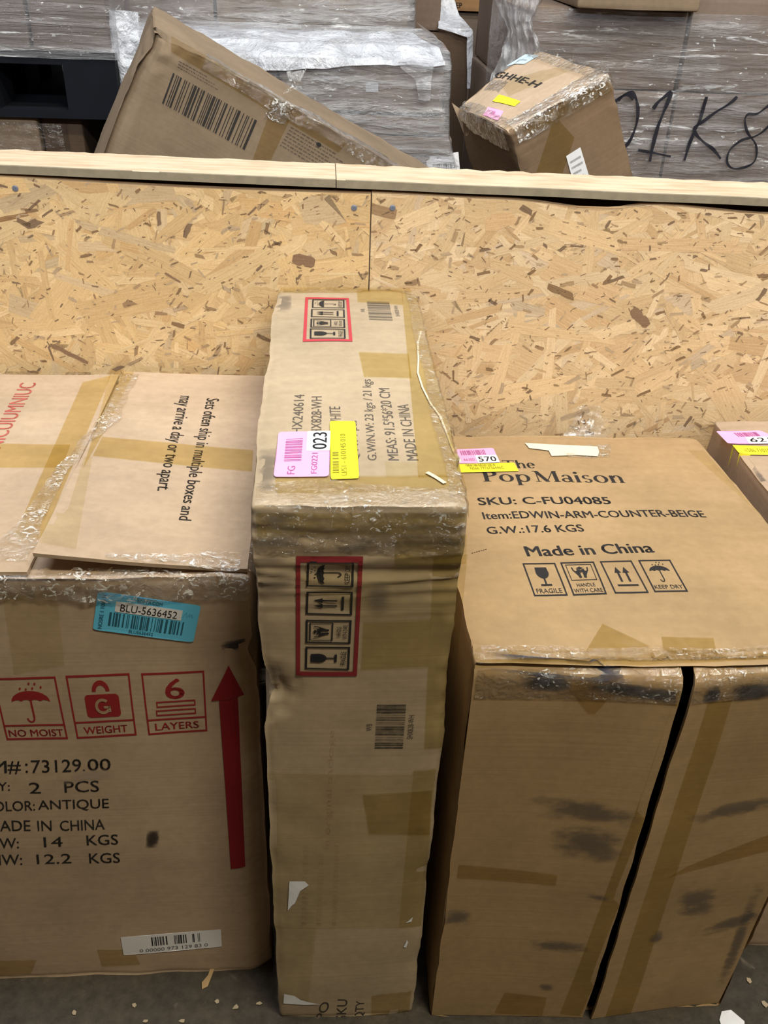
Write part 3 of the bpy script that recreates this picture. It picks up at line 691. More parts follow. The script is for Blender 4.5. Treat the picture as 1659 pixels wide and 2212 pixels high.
# film pulled over the seam and along the front rim
def ribbon(name, pts, wid, mat, parent, base, amp, seed, n=90, m=14):   # loose film lying along a line
    ps = [V(p) for p in pts]; cum = [0]
    for i in range(len(ps) - 1): cum.append(cum[-1] + (ps[i + 1] - ps[i]).length)
    vs, fs, uv = [], [], []
    for i in range(n + 1):
        d = cum[-1] * i / n; k = max(j for j in range(len(ps)) if cum[j] <= d + 1e-9); k = min(k, len(ps) - 2)
        t = (d - cum[k]) / (cum[k + 1] - cum[k]); c = ps[k].lerp(ps[k + 1], t); T = (ps[k + 1] - ps[k]).normalized(); B = V((0, 0, 1)).cross(T).normalized()
        w = wid[k] * (1 - t) + wid[k + 1] * t if isinstance(wid, (list, tuple)) else wid
        w *= 1 + .5 * nz((d * 22, seed, 0), 1)
        for j in range(m + 1):
            s = (j / m - .5) * 2; p = c + B * s * w
            z = base(p) + amp * (abs(nz(p, 60, seed)) * 2 + .8 * nz(p, 130, seed + 3) + .8)
            vs.append(V((p.x, p.y, p.z + max(.0004, z)))); uv.append((i / n, j / m))
    for i in range(n):
        for j in range(m):
            q = i * (m + 1) + j; fs.append([q, q + 1, q + m + 2, q + m + 1])
    return mesh_obj(name, vs, fs, mat, parent, uv, smooth=True)
def lbz(p):
    z = LH + .0075 - .010 * p.y / LD
    if p.x > SEAM:
        s, t = (p.x - SEAM) / (LW - SEAM), p.y / LD; z = LH + .008 - .010 * t + .017 * (1 - s) ** 1.5 * (1 - t) ** 1.2 + .005 * (1 - s)
    return z
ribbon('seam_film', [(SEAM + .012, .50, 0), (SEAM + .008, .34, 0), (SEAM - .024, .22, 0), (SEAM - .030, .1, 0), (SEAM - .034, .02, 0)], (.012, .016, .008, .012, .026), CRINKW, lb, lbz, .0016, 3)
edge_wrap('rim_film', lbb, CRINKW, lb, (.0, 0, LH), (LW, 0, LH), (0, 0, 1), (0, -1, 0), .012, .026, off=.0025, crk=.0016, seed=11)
edge_wrap('rim_film', lbb, CRINK, lb, (LW, .005, LH), (LW, LD, LH), (0, 0, 1), (1, 0, 0), .010, .02, off=.006, crk=.0015, seed=13)
edge_wrap('rim_film', lbb, CRINK, lb, (.02, LD, LH), (LW, LD, LH), (0, 0, 1), (0, 1, 0), .010, .015, off=.006, crk=.0018, seed=14)
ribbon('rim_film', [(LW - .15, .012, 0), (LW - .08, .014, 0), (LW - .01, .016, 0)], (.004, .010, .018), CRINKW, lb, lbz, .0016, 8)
# red handling symbols
def sq(fn, tl, tr, br, bl): return (fn(*bl), fn(*br), fn(*tr), fn(*tl))
a = Art(lf, *sq(c6, (-42, 722), (335, 710), (412, 1080), (45, 1090)))
a.frame(0, 0, 1, 1, .028, .032).rect(0, .225, 1, .255); pic_umbrella(a, .22, .28, .62, .66); a.text('NO MOIST', .06, .055, .94, .17, .012).build('handling_symbol', RED, lb)
a = Art(lf, *sq(c6, (395, 705), (775, 693), (820, 1060), (465, 1078)))
a.frame(0, 0, 1, 1, .028, .032).rect(0, .25, 1, .28); a.text('WEIGHT', .14, .07, .86, .19, .012)
g = Art.poly
cx0, cx1, cy0, cy1, ey = .24, .79, .335, .70, .52
hole = [(.515 + .115 * math.cos(math.radians(t)), .515 + .115 * math.sin(math.radians(t))) for t in range(0, 360, 12)]
ROUND = [(cx0 + (cx1 - cx0) * x, cy0 + (cy1 - cy0) * y) for x, y in rounded(.12, .16)]
a.poly([p for p in ROUND if True])
a.ring(.515, .745, .14, .17, .062, .075, 0, 180, 16)
a.build('handling_symbol', RED, lb)
b = Art(lf, *[tuple(x) for x in a.c], px=False)
b.ring(.515, .515, .125, .125, .045, .045, 45, 330, 26).rect(.53, .48, .64, .52).rect(.60, .42, .64, .52)
b.build('letter_mark', m_card('board_in_print', (.50, .34, .22)), lb, .0011)
a = Art(lf, *sq(c6, (845, 693), (1220, 680), (1240, 1040), (890, 1060)))
a.frame(0, 0, 1, 1, .028, .032).rect(0, .235, 1, .265); a.text('LAYERS', .13, .07, .86, .19, .012).text('6', .36, .58, .66, .90, .03)
a.frame(.19, .45, .83, .55, .02, .025).frame(.17, .31, .83, .41, .02, .025).build('handling_symbol', RED, lb)
a = Art(lf, (0, 0), (1, 0), (1, 1), (0, 1), False)
for pts in ([(1262, 858), (1456, 850), (1365, 655)], [(1310, 858), (1420, 854), (1465, 1857), (1380, 1862)]):
    a.poly([tuple(lf.px(*c6(*p))) for p in pts])
a.build('up_arrow', m_ink('red_arrow_print', (.27, .012, .02), .985), lb, .0013, .009)
def htext(face, fn, s, x0, x1, y0, y1, sl, mat, parent, bold=.006):     # flat line: left, right, cap top, baseline, slope
    return Art(face, fn(x0, y1), fn(x1, y1 - sl), fn(x1 - 3, y0 - sl), fn(x0 - 5, y0)).text(s, bold=bold).build('printed_text', mat, parent, .0007)
htext(lf, c8, 'ITEM', -250, 48, 108, 180, 5, BLACKW, lb); htext(lf, c8, '#', 55, 132, 105, 180, 0, BLACKW, lb); htext(lf, c8, ':', 160, 174, 118, 174, 0, BLACKW, lb)
htext(lf, c8, '73129', 195, 490, 100, 176, 6, BLACKW, lb); htext(lf, c8, '.', 503, 513, 158, 167, 0, BLACKW, lb); htext(lf, c8, '00', 530, 665, 95, 166, 3, BLACKW, lb)
htext(lf, c8, 'QTY:', -130, 66, 232, 292, 2, BLACKW, lb); htext(lf, c8, '2', 182, 250, 232, 298, 0, BLACKW, lb); htext(lf, c8, 'PCS', 392, 596, 228, 294, 3, BLACKW, lb)
htext(lf, c8, 'COLOR:', -90, 215, 345, 405, 4, BLACKW, lb); htext(lf, c8, 'ANTIQUE', 235, 655, 340, 406, 8, BLACKW, lb)
htext(lf, c8, 'MADE', -60, 188, 462, 524, 3, BLACKW, lb); htext(lf, c8, 'IN', 232, 315, 462, 520, 2, BLACKW, lb); htext(lf, c8, 'CHINA', 366, 630, 460, 520, 7, BLACKW, lb)
htext(lf, c8, 'GW:', -60, 120, 565, 625, 3, BLACKW, lb); htext(lf, c8, '14', 270, 380, 556, 614, 2, BLACKW, lb); htext(lf, c8, 'KGS', 525, 710, 546, 606, 4, BLACKW, lb)
htext(lf, c8, 'NW:', -50, 140, 662, 724, 3, BLACKW, lb); htext(lf, c8, '12.2', 228, 432, 658, 716, 4, BLACKW, lb); htext(lf, c8, 'KGS', 540, 722, 654, 714, 4, BLACKW, lb)
# blue barcode sticker
cbl = lambda x, y: (195 + x * .1507, 1265 + y * .1507)
a, o = sticker(lf, cbl, (118, 55), (1590, 268), (1480, 795), (42, 608), BLUE, lb, up='up', off=.0014, rr=.05, name='barcode_sticker', label='sky blue barcode sticker')
subart(a, .185, .55, .835, .82).rect(0, 0, 1, 1).build('number_panel', WHITE, o, .0018)
subart(a, .235, .58, .79, .77).text('BLU-5636452').build('sticker_text', INK, o, .0021)
subart(a, .14, .165, .88, .52).bars(0, 0, 1, 1, 26, 12, .5).build('barcode', INKB, o, .0018)
subart(a, .385, .85, .63, .94).text('BDPTA.COM').build('sticker_text', INKB, o, .0018)
subart(a, .35, .04, .59, .13).text('BLU5636452').build('sticker_text', INKB, o, .0018)
c = a.m; Art(lf, *[tuple(c(*p)) for p in ((.085, .06), (.085, .94), (.045, .94), (.045, .06))], px=False).text('NOSRE 1 1008 N').build('sticker_text', INKB, o, .0018)
subart(a, .845, .62, .955, .80).path([(0, .1), (.3, .9), (.35, .1), (.6, .8), (.55, .2), (.8, .7), (.85, .2), (1, .3)], .012).build('pen_scribble', m_flat('pen_ink', (.08, .33, .50), .5), o, .0018)
# white barcode strip near the bottom
a, o = sticker(lf, c8, (722, 1165), (1320, 1120), (1325, 1225), (740, 1272), WHITE, lb, up='up', off=.0012, rr=.015, name='barcode_sticker', label='white barcode sticker')
for k, (x0, x1, n) in enumerate(((.30, .43, 8), (.445, .47, 1), (.53, .655, 8), (.71, .745, 2), (.765, .80, 2))):
    subart(a, x0, .40, x1, .88).bars(0, 0, 1, 1, n, k, .6).build('barcode', INK, o, .0016)
subart(a, .17, .10, .86, .28).text('0 00000 973 129 83 0').build('sticker_text', m_flat('sticker_grey_ink', (.12, .12, .15), .5), o, .0016)
# tape and marks on the front
strip(lf, c6(-300, 290), c6(350, 240), c6(340, 200), c6(-300, 215), TAPEC, lb, .0008)
strip(lf, c6(90, 700), c6(390, 640), c6(340, 215), c6(20, 240), TAPEC, lb, .0009)
strip(lf, c8(-400, 1410), c8(185, 1390), c8(222, 1300), c8(-400, 1312), TAPEB, lb, .0010, jag=.04)
strip(lf, c8(610, 1345), c8(840, 1330), c8(800, 1240), c8(580, 1240), TAPEB, lb, .0009)
strip(lf, c6(1440, 1200), c6(1545, 1200), c6(1530, 180), c6(1425, 200), TAPEC, lb, .0010)
strip(lf, c8(290, 270), c8(740, 210), c8(740, 140), c8(290, 190), GLUE, lb, .0010, name='glue_mark', jag=.1)
strip(lf, c8(600, 1160), c8(750, 1150), c8(740, 1060), c8(620, 1070), GLUE, lb, .0010, name='glue_mark')
strip(lf, c8(870, 630), c8(950, 620), c8(960, 520), c8(880, 520), m_scuff('burn_mark', (.04, .03, .025), .9, (60, 60, 60), .3), lb, .0010, name='dark_spot')
strip(lf, c6(1330, 590), c6(1500, 600), c6(1510, 500), c6(1310, 500), SCUFF, lb, .0012, name='scuff_mark')

# --- box on the right with printed top and two front flaps parted by a dark slit
rb = empty('cardboard_box', frame((.158, .690, 0), *ID3), 'big tan box with black printing on top and a long dark slit down its front', 'box', NEAR)
RWd, RD, RH = .436, .545, .699
def rtop(y): return -.030 * y / RD
def rb_warp(p, n):
    if p.z > RH * .5: p = p + V((0, 0, rtop(p.y) * (p.z - RH * .5) / (RH * .5)))
    if p.z > RH * .5: p = p + V((0, .006 * max(0, 1 - abs(p.x - .05) / .08) * 0, -.010 * math.sin(math.pi * min(1, max(0, p.x / RWd))) ** 1 * max(0, 1 - p.y / .12) * (p.z / RH)))
    return p
rbb = carton('carton_body', RWd, RD, RH, CARD_R, rb, res=.02, r=.007, bulge=.003, amp=.0016, crush=.003, seed=21.3, warp=rb_warp, skip=('-y',))
rtf = Face(rbb, (0, 0, RH - .003), (1, 0, 0), (0, RD, -.030), rb)
def front_flap(x0, x1, seed, inner):
    nx, nzz = 16, 64; vs, fs = [], []
    for k in range(2):
        for i in range(nx + 1):
            for j in range(nzz + 1):
                s, t = i / nx, j / nzz; x = x0 + (x1 - x0) * s; zt = RH + .001 - .010 * math.sin(math.pi * min(1, max(0, x / RWd))); z = .002 + (zt - .002) * (t ** .8); dz = zt - z
                q = s if inner == 'r' else 1 - s                      # 1 at the slit
                y = .000 - .014 * q ** 1.6 - .005 * math.sin(math.pi * t) * q + .003 * nz((x, 0, z), 6, seed) + (.0045 if k else 0)
                x += .0035 * nz((0, 0, z), 5, seed + 3) * q + .0022 * nz((0, 0, z), 17, seed + 3) * q
                if dz < .022: y += .022 - math.sqrt(max(0, .022 ** 2 - (.022 - dz) ** 2))
                vs.append(V((x, y + .002 * (1 - t), z)))
    M = (nx + 1) * (nzz + 1); I = lambda k, i, j: k * M + i * (nzz + 1) + j
    for i in range(nx):
        for j in range(nzz):
            fs.append([I(0, i, j), I(0, i + 1, j), I(0, i + 1, j + 1), I(0, i, j + 1)]); fs.append([I(1, i, j), I(1, i, j + 1), I(1, i + 1, j + 1), I(1, i + 1, j)])
    for i in range(nx):
        fs.append([I(1, i, 0), I(1, i + 1, 0), I(0, i + 1, 0), I(0, i, 0)]); fs.append([I(0, i, nzz), I(0, i + 1, nzz), I(1, i + 1, nzz), I(1, i, nzz)])
    for j in range(nzz):
        fs.append([I(0, 0, j), I(0, 0, j + 1), I(1, 0, j + 1), I(1, 0, j)]); fs.append([I(1, nx, j), I(1, nx, j + 1), I(0, nx, j + 1), I(0, nx, j)])
    o = mesh_obj('front_flap', vs, fs, CARD_R, rb, smooth=True); o.data.set_sharp_from_angle(angle=math.radians(40))
    BV[o.name] = BVHTree.FromPolygons(vs, fs); return o
f_l = front_flap(.0005, .2225, 31, 'r'); f_r = front_flap(.2345, RWd - .003, 37, 'l')
rfl = Face(f_l, (0, -.004, 0), (1, 0, 0), (0, 0, 1), rb); rfr = Face(f_r, (0, -.004, 0), (1, 0, 0), (0, 0, 1), rb)
def c5(x, y): return (950 + x * .4274, 880 + y * .4274)
def q4(s, bl, br, tl, mat, bold, name='printed_text'):
    b0, b1, t0 = c5(*bl), c5(*br), c5(*tl); u0, u1, w0 = rtf.px(*b0), rtf.px(*b1), rtf.px(*t0)
    d = (u1 - u0); p = V((-d.y, d.x)).normalized(); h = (w0 - u0).dot(p)
    return Art(rtf, tuple(u0), tuple(u1), tuple(u1 + p * h), tuple(u0 + p * h), px=False)
for s, bl, br, tl, bd in (('SKU: C-FU04085', (198, 510), (866, 506), (190, 473), .02), ('Item:EDWIN-ARM-COUNTER-BEIGE', (222, 581), (1345, 570), (212, 546), .014),
                          ('G.W.:17.6 KGS', (243, 656), (730, 645), (236, 620), .018), ('Made in China', (443, 770), (1083, 752), (430, 720), .028)):
    q4(s, bl, br, tl, BLACK, bd).text(s, bold=bd).build('printed_text', BLACK, rb)
# serif wordmark, each letter drawn from thick and thin strokes; unit = cap height
def serif(a, word, x, y, h, w):
    TK, TN = .15, .035
    def st(x0, y0, x1, y1, k): a.poly([(x + (x0 - k / 2) * w, y + y0 * h), (x + (x0 + k / 2) * w, y + y0 * h), (x + (x1 + k / 2) * w, y + y1 * h), (x + (x1 - k / 2) * w, y + y1 * h)])
    def sf(cx, cy, k=.16): a.rect(x + (cx - k) * w, y + cy * h, x + (cx + k) * w, y + (cy + TN) * h)
    def rg(cx, cy, rx, ry, a0=0, a1=360, tk=TK): a.ring(x + cx * w, y + cy * h, rx * w, ry * h, tk * w, TN * 1.3 * h, a0, a1, 26)
    for ch in word:
        if ch == 'T': a.rect(x + .02 * w, y + (1 - TN * 1.4) * h, x + .78 * w, y + h); st(.06, .84, .03, 1, .03); st(.74, .84, .77, 1, .03); st(.4, 0, .4, 1, TK); sf(.4, 0); dx = .80
        elif ch == 'h': st(.13, 0, .13, 1.02, TK); rg(.36, .40, .21, .28, 0, 165, .13); st(.50, 0, .50, .42, TK * .9); sf(.13, 0, .12); sf(.5, 0, .12); dx = .66
        elif ch == 'e': rg(.28, .33, .26, .35, 0, 318); a.rect(x + .1 * w, y + .35 * h, x + .5 * w, y + .39 * h); dx = .60
        elif ch == 'P': st(.15, 0, .15, 1, TK * 1.2); rg(.26, .74, .38, .26, -90, 90, TK * 1.2); a.rect(x + .1 * w, y + (1 - TN * 1.3) * h, x + .3 * w, y + h); a.rect(x + .1 * w, y + .48 * h, x + .3 * w, y + .52 * h); sf(.15, 0, .17); dx = .68
        elif ch == 'o': rg(.32, .33, .31, .35); dx = .68
        elif ch == 'p': st(.14, -.33, .14, .66, TK); rg(.36, .33, .29, .35, -150, 150); sf(.14, -.33, .13); dx = .70
        elif ch == 'M': st(.12, 0, .12, 1, .045); st(.5, 0, .12, 1, TK * 1.15); st(.46, 0, .86, 1, .045); st(.90, 0, .90, 1, TK * 1.1); sf(.1, 0, .11); sf(.9, 0, .15); sf(.06, 1 - TN, .1); sf(.92, 1 - TN, .1); dx = 1.10
        elif ch == 'a': rg(.26, .46, .20, .22, 0, 165, .11); st(.41, .06, .41, .50, TK * .9); rg(.23, .18, .21, .19, 20, 340, .11); sf(.46, 0, .07); dx = .58
        elif ch == 'i': st(.14, 0, .14, .66, TK); a.disc(x + .14 * w, y + .88 * h, .09 * w, .09 * h); sf(.14, 0, .12); dx = .32
        elif ch == 's': rg(.23, .50, .19, .18, 30, 270, .11); rg(.23, .17, .20, .18, -150, 90, .11); dx = .50
        elif ch == 'n': st(.13, 0, .13, .66, TK); rg(.36, .40, .21, .28, 0, 165, .13); st(.50, 0, .50, .42, TK * .9); sf(.13, 0, .12); sf(.5, 0, .12); dx = .67
        elif ch == ' ': dx = .16
        x += dx * w
    return x
for word, bl, br, tl, tot in (('The', (325, 322), (490, 322), (316, 282), 2.06), ('Pop Maison', (222, 389), (940, 396), (203, 334), 6.05)):
    a = q4(word, bl, br, tl, BLACK, 0); serif(a, word, 0, 0, 1, 1 / tot); a.build('printed_wordmark', BLACK, rb)
for k, q in enumerate(([(415, 805), (580, 802), (645, 968), (475, 972)], [(605, 800), (775, 796), (842, 962), (672, 968)], [(805, 795), (965, 792), (1053, 955), (882, 958)], [(998, 790), (1160, 787), (1252, 948), (1082, 952)])):
    a = Art(rtf, *sq(c5, *q)); a.frame(0, 0, 1, 1, .045, .04)
    if k == 0: pic_glass(a, .2, .27, .58, .6); a.text('FRAGILE', .12, .08, .88, .21)
    if k == 1: a.frame(.12, .42, .88, .92, .02, .02); pic_hands(a, .24, .47, .52, .42); a.text('HANDLE', .22, .235, .76, .335); a.text('WITH CARE', .08, .07, .92, .18)
    if k == 2: pic_arrows(a, .2, .2, .62, .6)
    if k == 3: pic_umbrella(a, .18, .30, .62, .65); a.text('KEEP DRY', .08, .1, .92, .21)
    a.build('handling_symbol', BLACK, rb)
a, o = sticker(rtf, c5, (20, 231), (268, 222), (303, 297), (50, 302), PINK, rb, up='up', name='price_sticker', label='pink sticker with white number panel')
subart(a, .56, .0, .995, .50).rect(0, 0, 1, 1).build('number_panel', WHITE, o, .0023); subart(a, .60, .08, .95, .40).text('570', bold=.015).build('sticker_text', INK, o, .0026)
subart(a, .30, .55, .80, .88).bars(0, 0, 1, 1, 22, 3, .5).build('barcode', INKP, o, .0023); subart(a, .30, .15, .52, .32).text('A4-35D').build('sticker_text', INKP, o, .0023)
a, o = sticker(rtf, c5, (40, 305), (373, 298), (398, 341), (60, 348), YELLOW, rb, up='up', name='price_sticker', label='yellow sticker')
subart(a, .3, .30, .80, .62).text('N566 7976736446C').build('sticker_text', INKY, o, .0023); subart(a, .25, .68, .70, .92).bars(0, 0, 1, 1, 26, 6, .5).build('barcode', INKY, o, .0023)
# tape on the top and along the front rim
strip(rtf, c5(735, 1232), c5(1020, 1228), c5(1062, 1195), c5(822, 1096), TAPEO, rb, .0010)
strip(rtf, c5(1140, 1245), c5(1412, 1250), c5(1385, 1157), c5(1122, 1152), TAPEO, rb, .0010)
strip(rtf, c5(190, 1300), c5(2250, 1240), c5(2180, 1195), c5(250, 1235), TAPEO, rb, .0012)
strip(rtf, c5(1580, 520), c5(1720, 640), c5(1330, 230), c5(1250, 230), TAPEC, rb, .0010)
edge_wrap('crinkled_tape', rbb, CRINK, rb, (.0, 0.004, RH), (RWd, 0.004, RH), (0, 0, 1), (0, -1, 0), .022, .0006, off=.0015, crk=.0010, seed=31)
def front_tape(f, x0, x1, seed):
    a = Art(f, (x0, RH - .050), (x1, RH - .050), (x1, RH - .012), (x0, RH - .012), False).rect(0, 0, 1, 1); return a.build('crinkled_tape', CRINK, f.body, .0016, .008)
front_tape(rfl, .004, .2215, 1); front_tape(rfr, .236, RWd - .004, 2)
a = Art(rtf, (0, 0), (1, 0), (1, 1), (0, 1), False)
for i in range(7):
    p, q = (160 + i * 11.4, 752 - i * 2.9), (160 + i * 11.4 + 7, 750 - i * 2.9); a.line(*tuple(rtf.px(*c5(*p))), *tuple(rtf.px(*c5(*q))), .0006)
a.build('perforation', m_flat('perforation_slits', (.08, .05, .03), .9), rb, .0006)
# dirt rubbed along the rim and the front
def c10(x, y): return (880 + x * .4695, 1350 + y * .4695)
strip(rfl, c10(360, 225), c10(1000, 265), c10(980, 160), c10(400, 150), BLUESC, f_l, .0020, name='scuff_mark')
strip(rfl, c10(520, 300), c10(760, 310), c10(760, 225), c10(520, 215), SCUFF, f_l, .0012, name='scuff_mark')
strip(rfl, c10(820, 300), c10(1270, 335), c10(1270, 240), c10(820, 240), SCUFF, f_l, .0012, name='scuff_mark')
strip(rfr, c10(1340, 350), c10(1440, 330), c10(1420, 255), c10(1345, 260), SCUFF, f_r, .0012, name='scuff_mark')
strip(rfr, c10(1480, 340), c10(1700, 330), c10(1700, 240), c10(1480, 255), SCUFF, f_r, .0012, name='scuff_mark')
for q in ([(560, 880), (1060, 900), (1080, 780), (560, 770)], [(640, 1060), (1000, 1080), (1020, 880), (640, 880)], [(560, 1490), (830, 1490), (830, 1430), (560, 1430)], [(150, 1400), (300, 1400), (300, 1330), (160, 1320)],
          [(800, 1235), (930, 1235), (930, 1200), (800, 1200)], [(600, 1670), (670, 1670), (670, 1630), (600, 1630)]):
    strip(rfl, *[c10(*p) for p in q], SMUDGE, f_l, .0008, name='smudge')
for q in ([(1260, 910), (1760, 850), (1760, 770), (1280, 830)], [(1220, 1360), (1420, 1340), (1430, 1190), (1230, 1200)], [(1100, 1460), (1180, 1450), (1170, 1390), (1110, 1390)], [(1340, 1450), (1640, 1380), (1640, 1310), (1360, 1380)],
          [(1400, 1720), (1470, 1690), (1690, 1190), (1600, 1190)]):
    strip(rfr, *[c10(*p) for p in q], SMUDGE, f_r, .0008, name='smudge')
strip(rfl, c10(830, 400), c10(860, 400), c10(990, 250), c10(700, 250), TAPEB, f_l, .0007)
strip(rfl, c10(680, 1830), c10(800, 1830), c10(1250, 270), c10(1230, 265), TAPEO, f_l, .0007)
strip(rfr, c10(890, 1830), c10(1010, 1830), c10(1490, 310), c10(1370, 330), TAPEO, f_r, .0007)
strip(rfr, c10(1190, 1140), c10(1700, 1040), c10(1700, 960), c10(1290, 1090), TAPEB, f_r, .0009)
strip(rfl, c10(230, 1185), c10(680, 1190), c10(690, 1140), c10(240, 1120), TAPEB, f_l, .0009)
strip(rfl, c10(400, 1790), c10(620, 1790), c10(640, 1700), c10(450, 1690), TAPEB, f_l, .0009)

# --- box at the right edge with pink and yellow stickers
fb = empty('cardboard_box', frame((.618, .782, 0), *ID3), 'dusty box cut off by the right edge, pink and yellow stickers on top', 'box', NEAR)
FW, FD, FH = .42, .46, .695
fbb = carton('carton_body', FW, FD, FH, CARD_F, fb, res=.025, bulge=.003, amp=.0016, crush=.0035, seed=43.7)
ftp = Face(fbb, (0, 0, FH + .001), (1, 0, 0), (0, 1, 0), fb)
def c11(x, y): return (1400 + x * .1561, 900 + y * .1561)
a, o = sticker(ftp, c11, (935, 215), (1545, 200), (1990, 388), (1100, 386), PINK, fb, up='up', label='pink sticker with white number panel')
a2 = Art(ftp, *sq(c11, (1340, 292), (1700, 292), (1810, 388), (1400, 388))).rect(0, 0, 1, 1); a2.build('number_panel', WHITE, o, .0023)
Art(ftp, *sq(c11, (1392, 308), (1660, 308), (1715, 366), (1425, 366))).text('621', bold=.015).build('sticker_text', INK, o, .0026)
Art(ftp, *sq(c11, (1180, 230), (1490, 225), (1560, 282), (1250, 285))).bars(0, 0, 1, 1, 18, 3, .5).build('barcode', INKP, o, .0023)
a, o = sticker(ftp, c11, (1160, 405), (1800, 430), (1900, 555), (1250, 515), YELLOW, fb, up='up', label='yellow sticker')
subart(a, .15, .30, .9, .72).text('N/586 71015465').build('sticker_text', INKY, o, .0023)
strip(ftp, (0.0, .01), (.012, .01), (.010, FD - .02), (0.0, FD - .02), SMUDGE, fb, .0010, 'smudge', False)

# ------------------------------------------------------------------ the bin wall: strand boards, capping boards, studs
def wy(x): return 1.302 - .03 * x
def osb_panel(x0, x1, z0, topf, seed, ang0, spread, label, ztone):
    rnd = random.Random(seed)
    root = empty('strand_board', frame((x0, wy(x0), z0), (V((1, -.03, 0))).normalized(), (V((.03, 1, 0))).normalized(), (0, 0, 1)), label, 'board', 'strand boards of the bin wall')
    Lx = (x1 - x0) * math.sqrt(1 + .03 ** 2)
    n = 40; vs, fs, cs, uv = [], [], [], []
    base = (.58, .42, .25)
    for k in range(2):
        for i in range(n + 1):
            for j in range(2):
                x = Lx * i / n; vs.append(V((x, 0.0 if k == 0 else .011, 0 if j == 0 else topf(x0 + x) - z0))); cs.append(base); uv.append((x, vs[-1].z * .1))
    I = lambda k, i, j: k * (n + 1) * 2 + i * 2 + j
    for i in range(n):
        fs += [[I(0, i, 0), I(0, i + 1, 0), I(0, i + 1, 1), I(0, i, 1)], [I(1, i + 1, 0), I(1, i, 0), I(1, i, 1), I(1, i + 1, 1)], [I(0, i, 1), I(0, i + 1, 1), I(1, i + 1, 1), I(1, i, 1)]]
    for i in (0, n): fs.append([I(0, i, 0), I(0, i, 1), I(1, i, 1), I(1, i, 0)])
    zlo = .50
    pal = [((.76, .58, .37), 6), ((.72, .53, .32), 6), ((.79, .62, .42), 5), ((.67, .48, .28), 4), ((.73, .53, .31), 3), ((.60, .41, .235), 2.6), ((.62, .41, .22), 2.2), ((.47, .30, .165), .22), ((.33, .19, .10), .03), ((.52, .43, .33), .5), ((.63, .50, .38), 1.4)]
    cw = [p[1] for p in pal]
    def flake(cx, cz, L, w, a, col, y):
        m = rnd.randint(2, 4); pts = []
        def edge(sgn):
            return [(-L / 2 + L * i / m + rnd.uniform(-.04, .04) * L, sgn * w / 2 * (1 + rnd.uniform(-.35, .2)) * (.75 if i in (0, m) and rnd.random() < .5 else 1)) for i in range(m + 1)]
        lo, hi = edge(-1), edge(1)
        if rnd.random() < .45: lo[0] = (lo[0][0] + w * rnd.uniform(.2, .8), lo[0][1])
        if rnd.random() < .45: hi[-1] = (hi[-1][0] - w * rnd.uniform(.2, .8), hi[-1][1])
        ca, sa = math.cos(a), math.sin(a); b = len(vs); ou = rnd.uniform(0, 50)
        P = lo + hi[::-1]
        for px_, pz_ in P:
            x, z = cx + px_ * ca - pz_ * sa, cz + px_ * sa + pz_ * ca
            x = min(max(x, .0006), Lx - .0006); z = min(max(z, .02), topf(x0 + x) - z0 - .0008)
            vs.append(V((x, -y, z))); cs.append(col); uv.append((px_ + ou, pz_ + ou))
        q = len(P)
        for i in range(m): fs.append([b + i, b + i + 1, b + q - 2 - i, b + q - 1 - i])
    area = Lx * (1.05 - zlo); cnt = int(area / .0007 * 9)
    for k in range(cnt):
        big = k / cnt
        col = rnd.choices([p[0] for p in pal], cw)[0]; g = rnd.uniform(.9, 1.08); col = tuple(m + (c - m) * (.72 if sum(col) > 1.2 else .9) for c, m in zip(col, (.74, .575, .38))); col = tuple(min(.9, c * g * t) for c, t in zip(col, ztone))
        L = min(.2, rnd.lognormvariate(math.log(.085), .5)); w = min(.05, rnd.lognormvariate(math.log(.0185), .6)); a = rnd.gauss(ang0, spread) if rnd.random() < .75 else rnd.uniform(0, math.pi)
        if sum(col) < 1.22: L *= .6; w *= .4
        if rnd.random() < .2: L *= .35; w *= .4
        flake(rnd.uniform(0, Lx), rnd.uniform(zlo, 1.05) - z0, L, w, a, col, .0003 + .0026 * big)
    for k in range(int(cnt * .38)):                            # dark slivers and resin specks between the strands
        col = rnd.choice([(.27, .17, .09), (.36, .235, .13), (.43, .295, .17), (.24, .16, .10), (.50, .37, .24)])
        L = rnd.lognormvariate(math.log(.0062), .6); flake(rnd.uniform(0, Lx), rnd.uniform(zlo, 1.05) - z0, L, max(.0012, L * rnd.uniform(.12, .4)), rnd.gauss(ang0, .7), col, .0030)
    o = mesh_obj('board', vs, fs, OSB, root, uv, cs)
    return root
XS = PY(800, 500, 1.30).x
def top_l(x): return -.003 + PY(0, 377, wy(-.43)).z + (x + .43) * ((PY(800, 414, wy(.067)).z - PY(0, 377, wy(-.43)).z) / .497) + .002 * math.sin(x * 9)
zr = [(.067, PY(801, 415, wy(.067)).z), (.26, PY(1098, 420, wy(.26)).z - .006), (.40, PY(1310, 439, wy(.40)).z - .009), (.47, PY(1416, 436, wy(.47)).z - .003), (.64, PY(1659, 450, wy(.64)).z - .008), (1.3, PY(1659, 450, wy(.64)).z - .01)]
def top_r(x):
    for (a, za), (b, zb) in zip(zr, zr[1:]):
        if x <= b: t = max(0, (x - a) / (b - a)); t = t * t * (3 - 2 * t); return za + (zb - za) * t
    return zr[-1][1]
left_board = osb_panel(-1.15, XS - .0005, .0, top_l, 11, .35, .75, 'golden strand board behind the left box, left of the vertical joint', (1.0, .95, .80))
right_board = osb_panel(XS + .0005, 1.25, .0, top_r, 29, .22, .55, 'paler strand board right of the vertical joint, behind the tan box', (1.02, 1.0, .95))
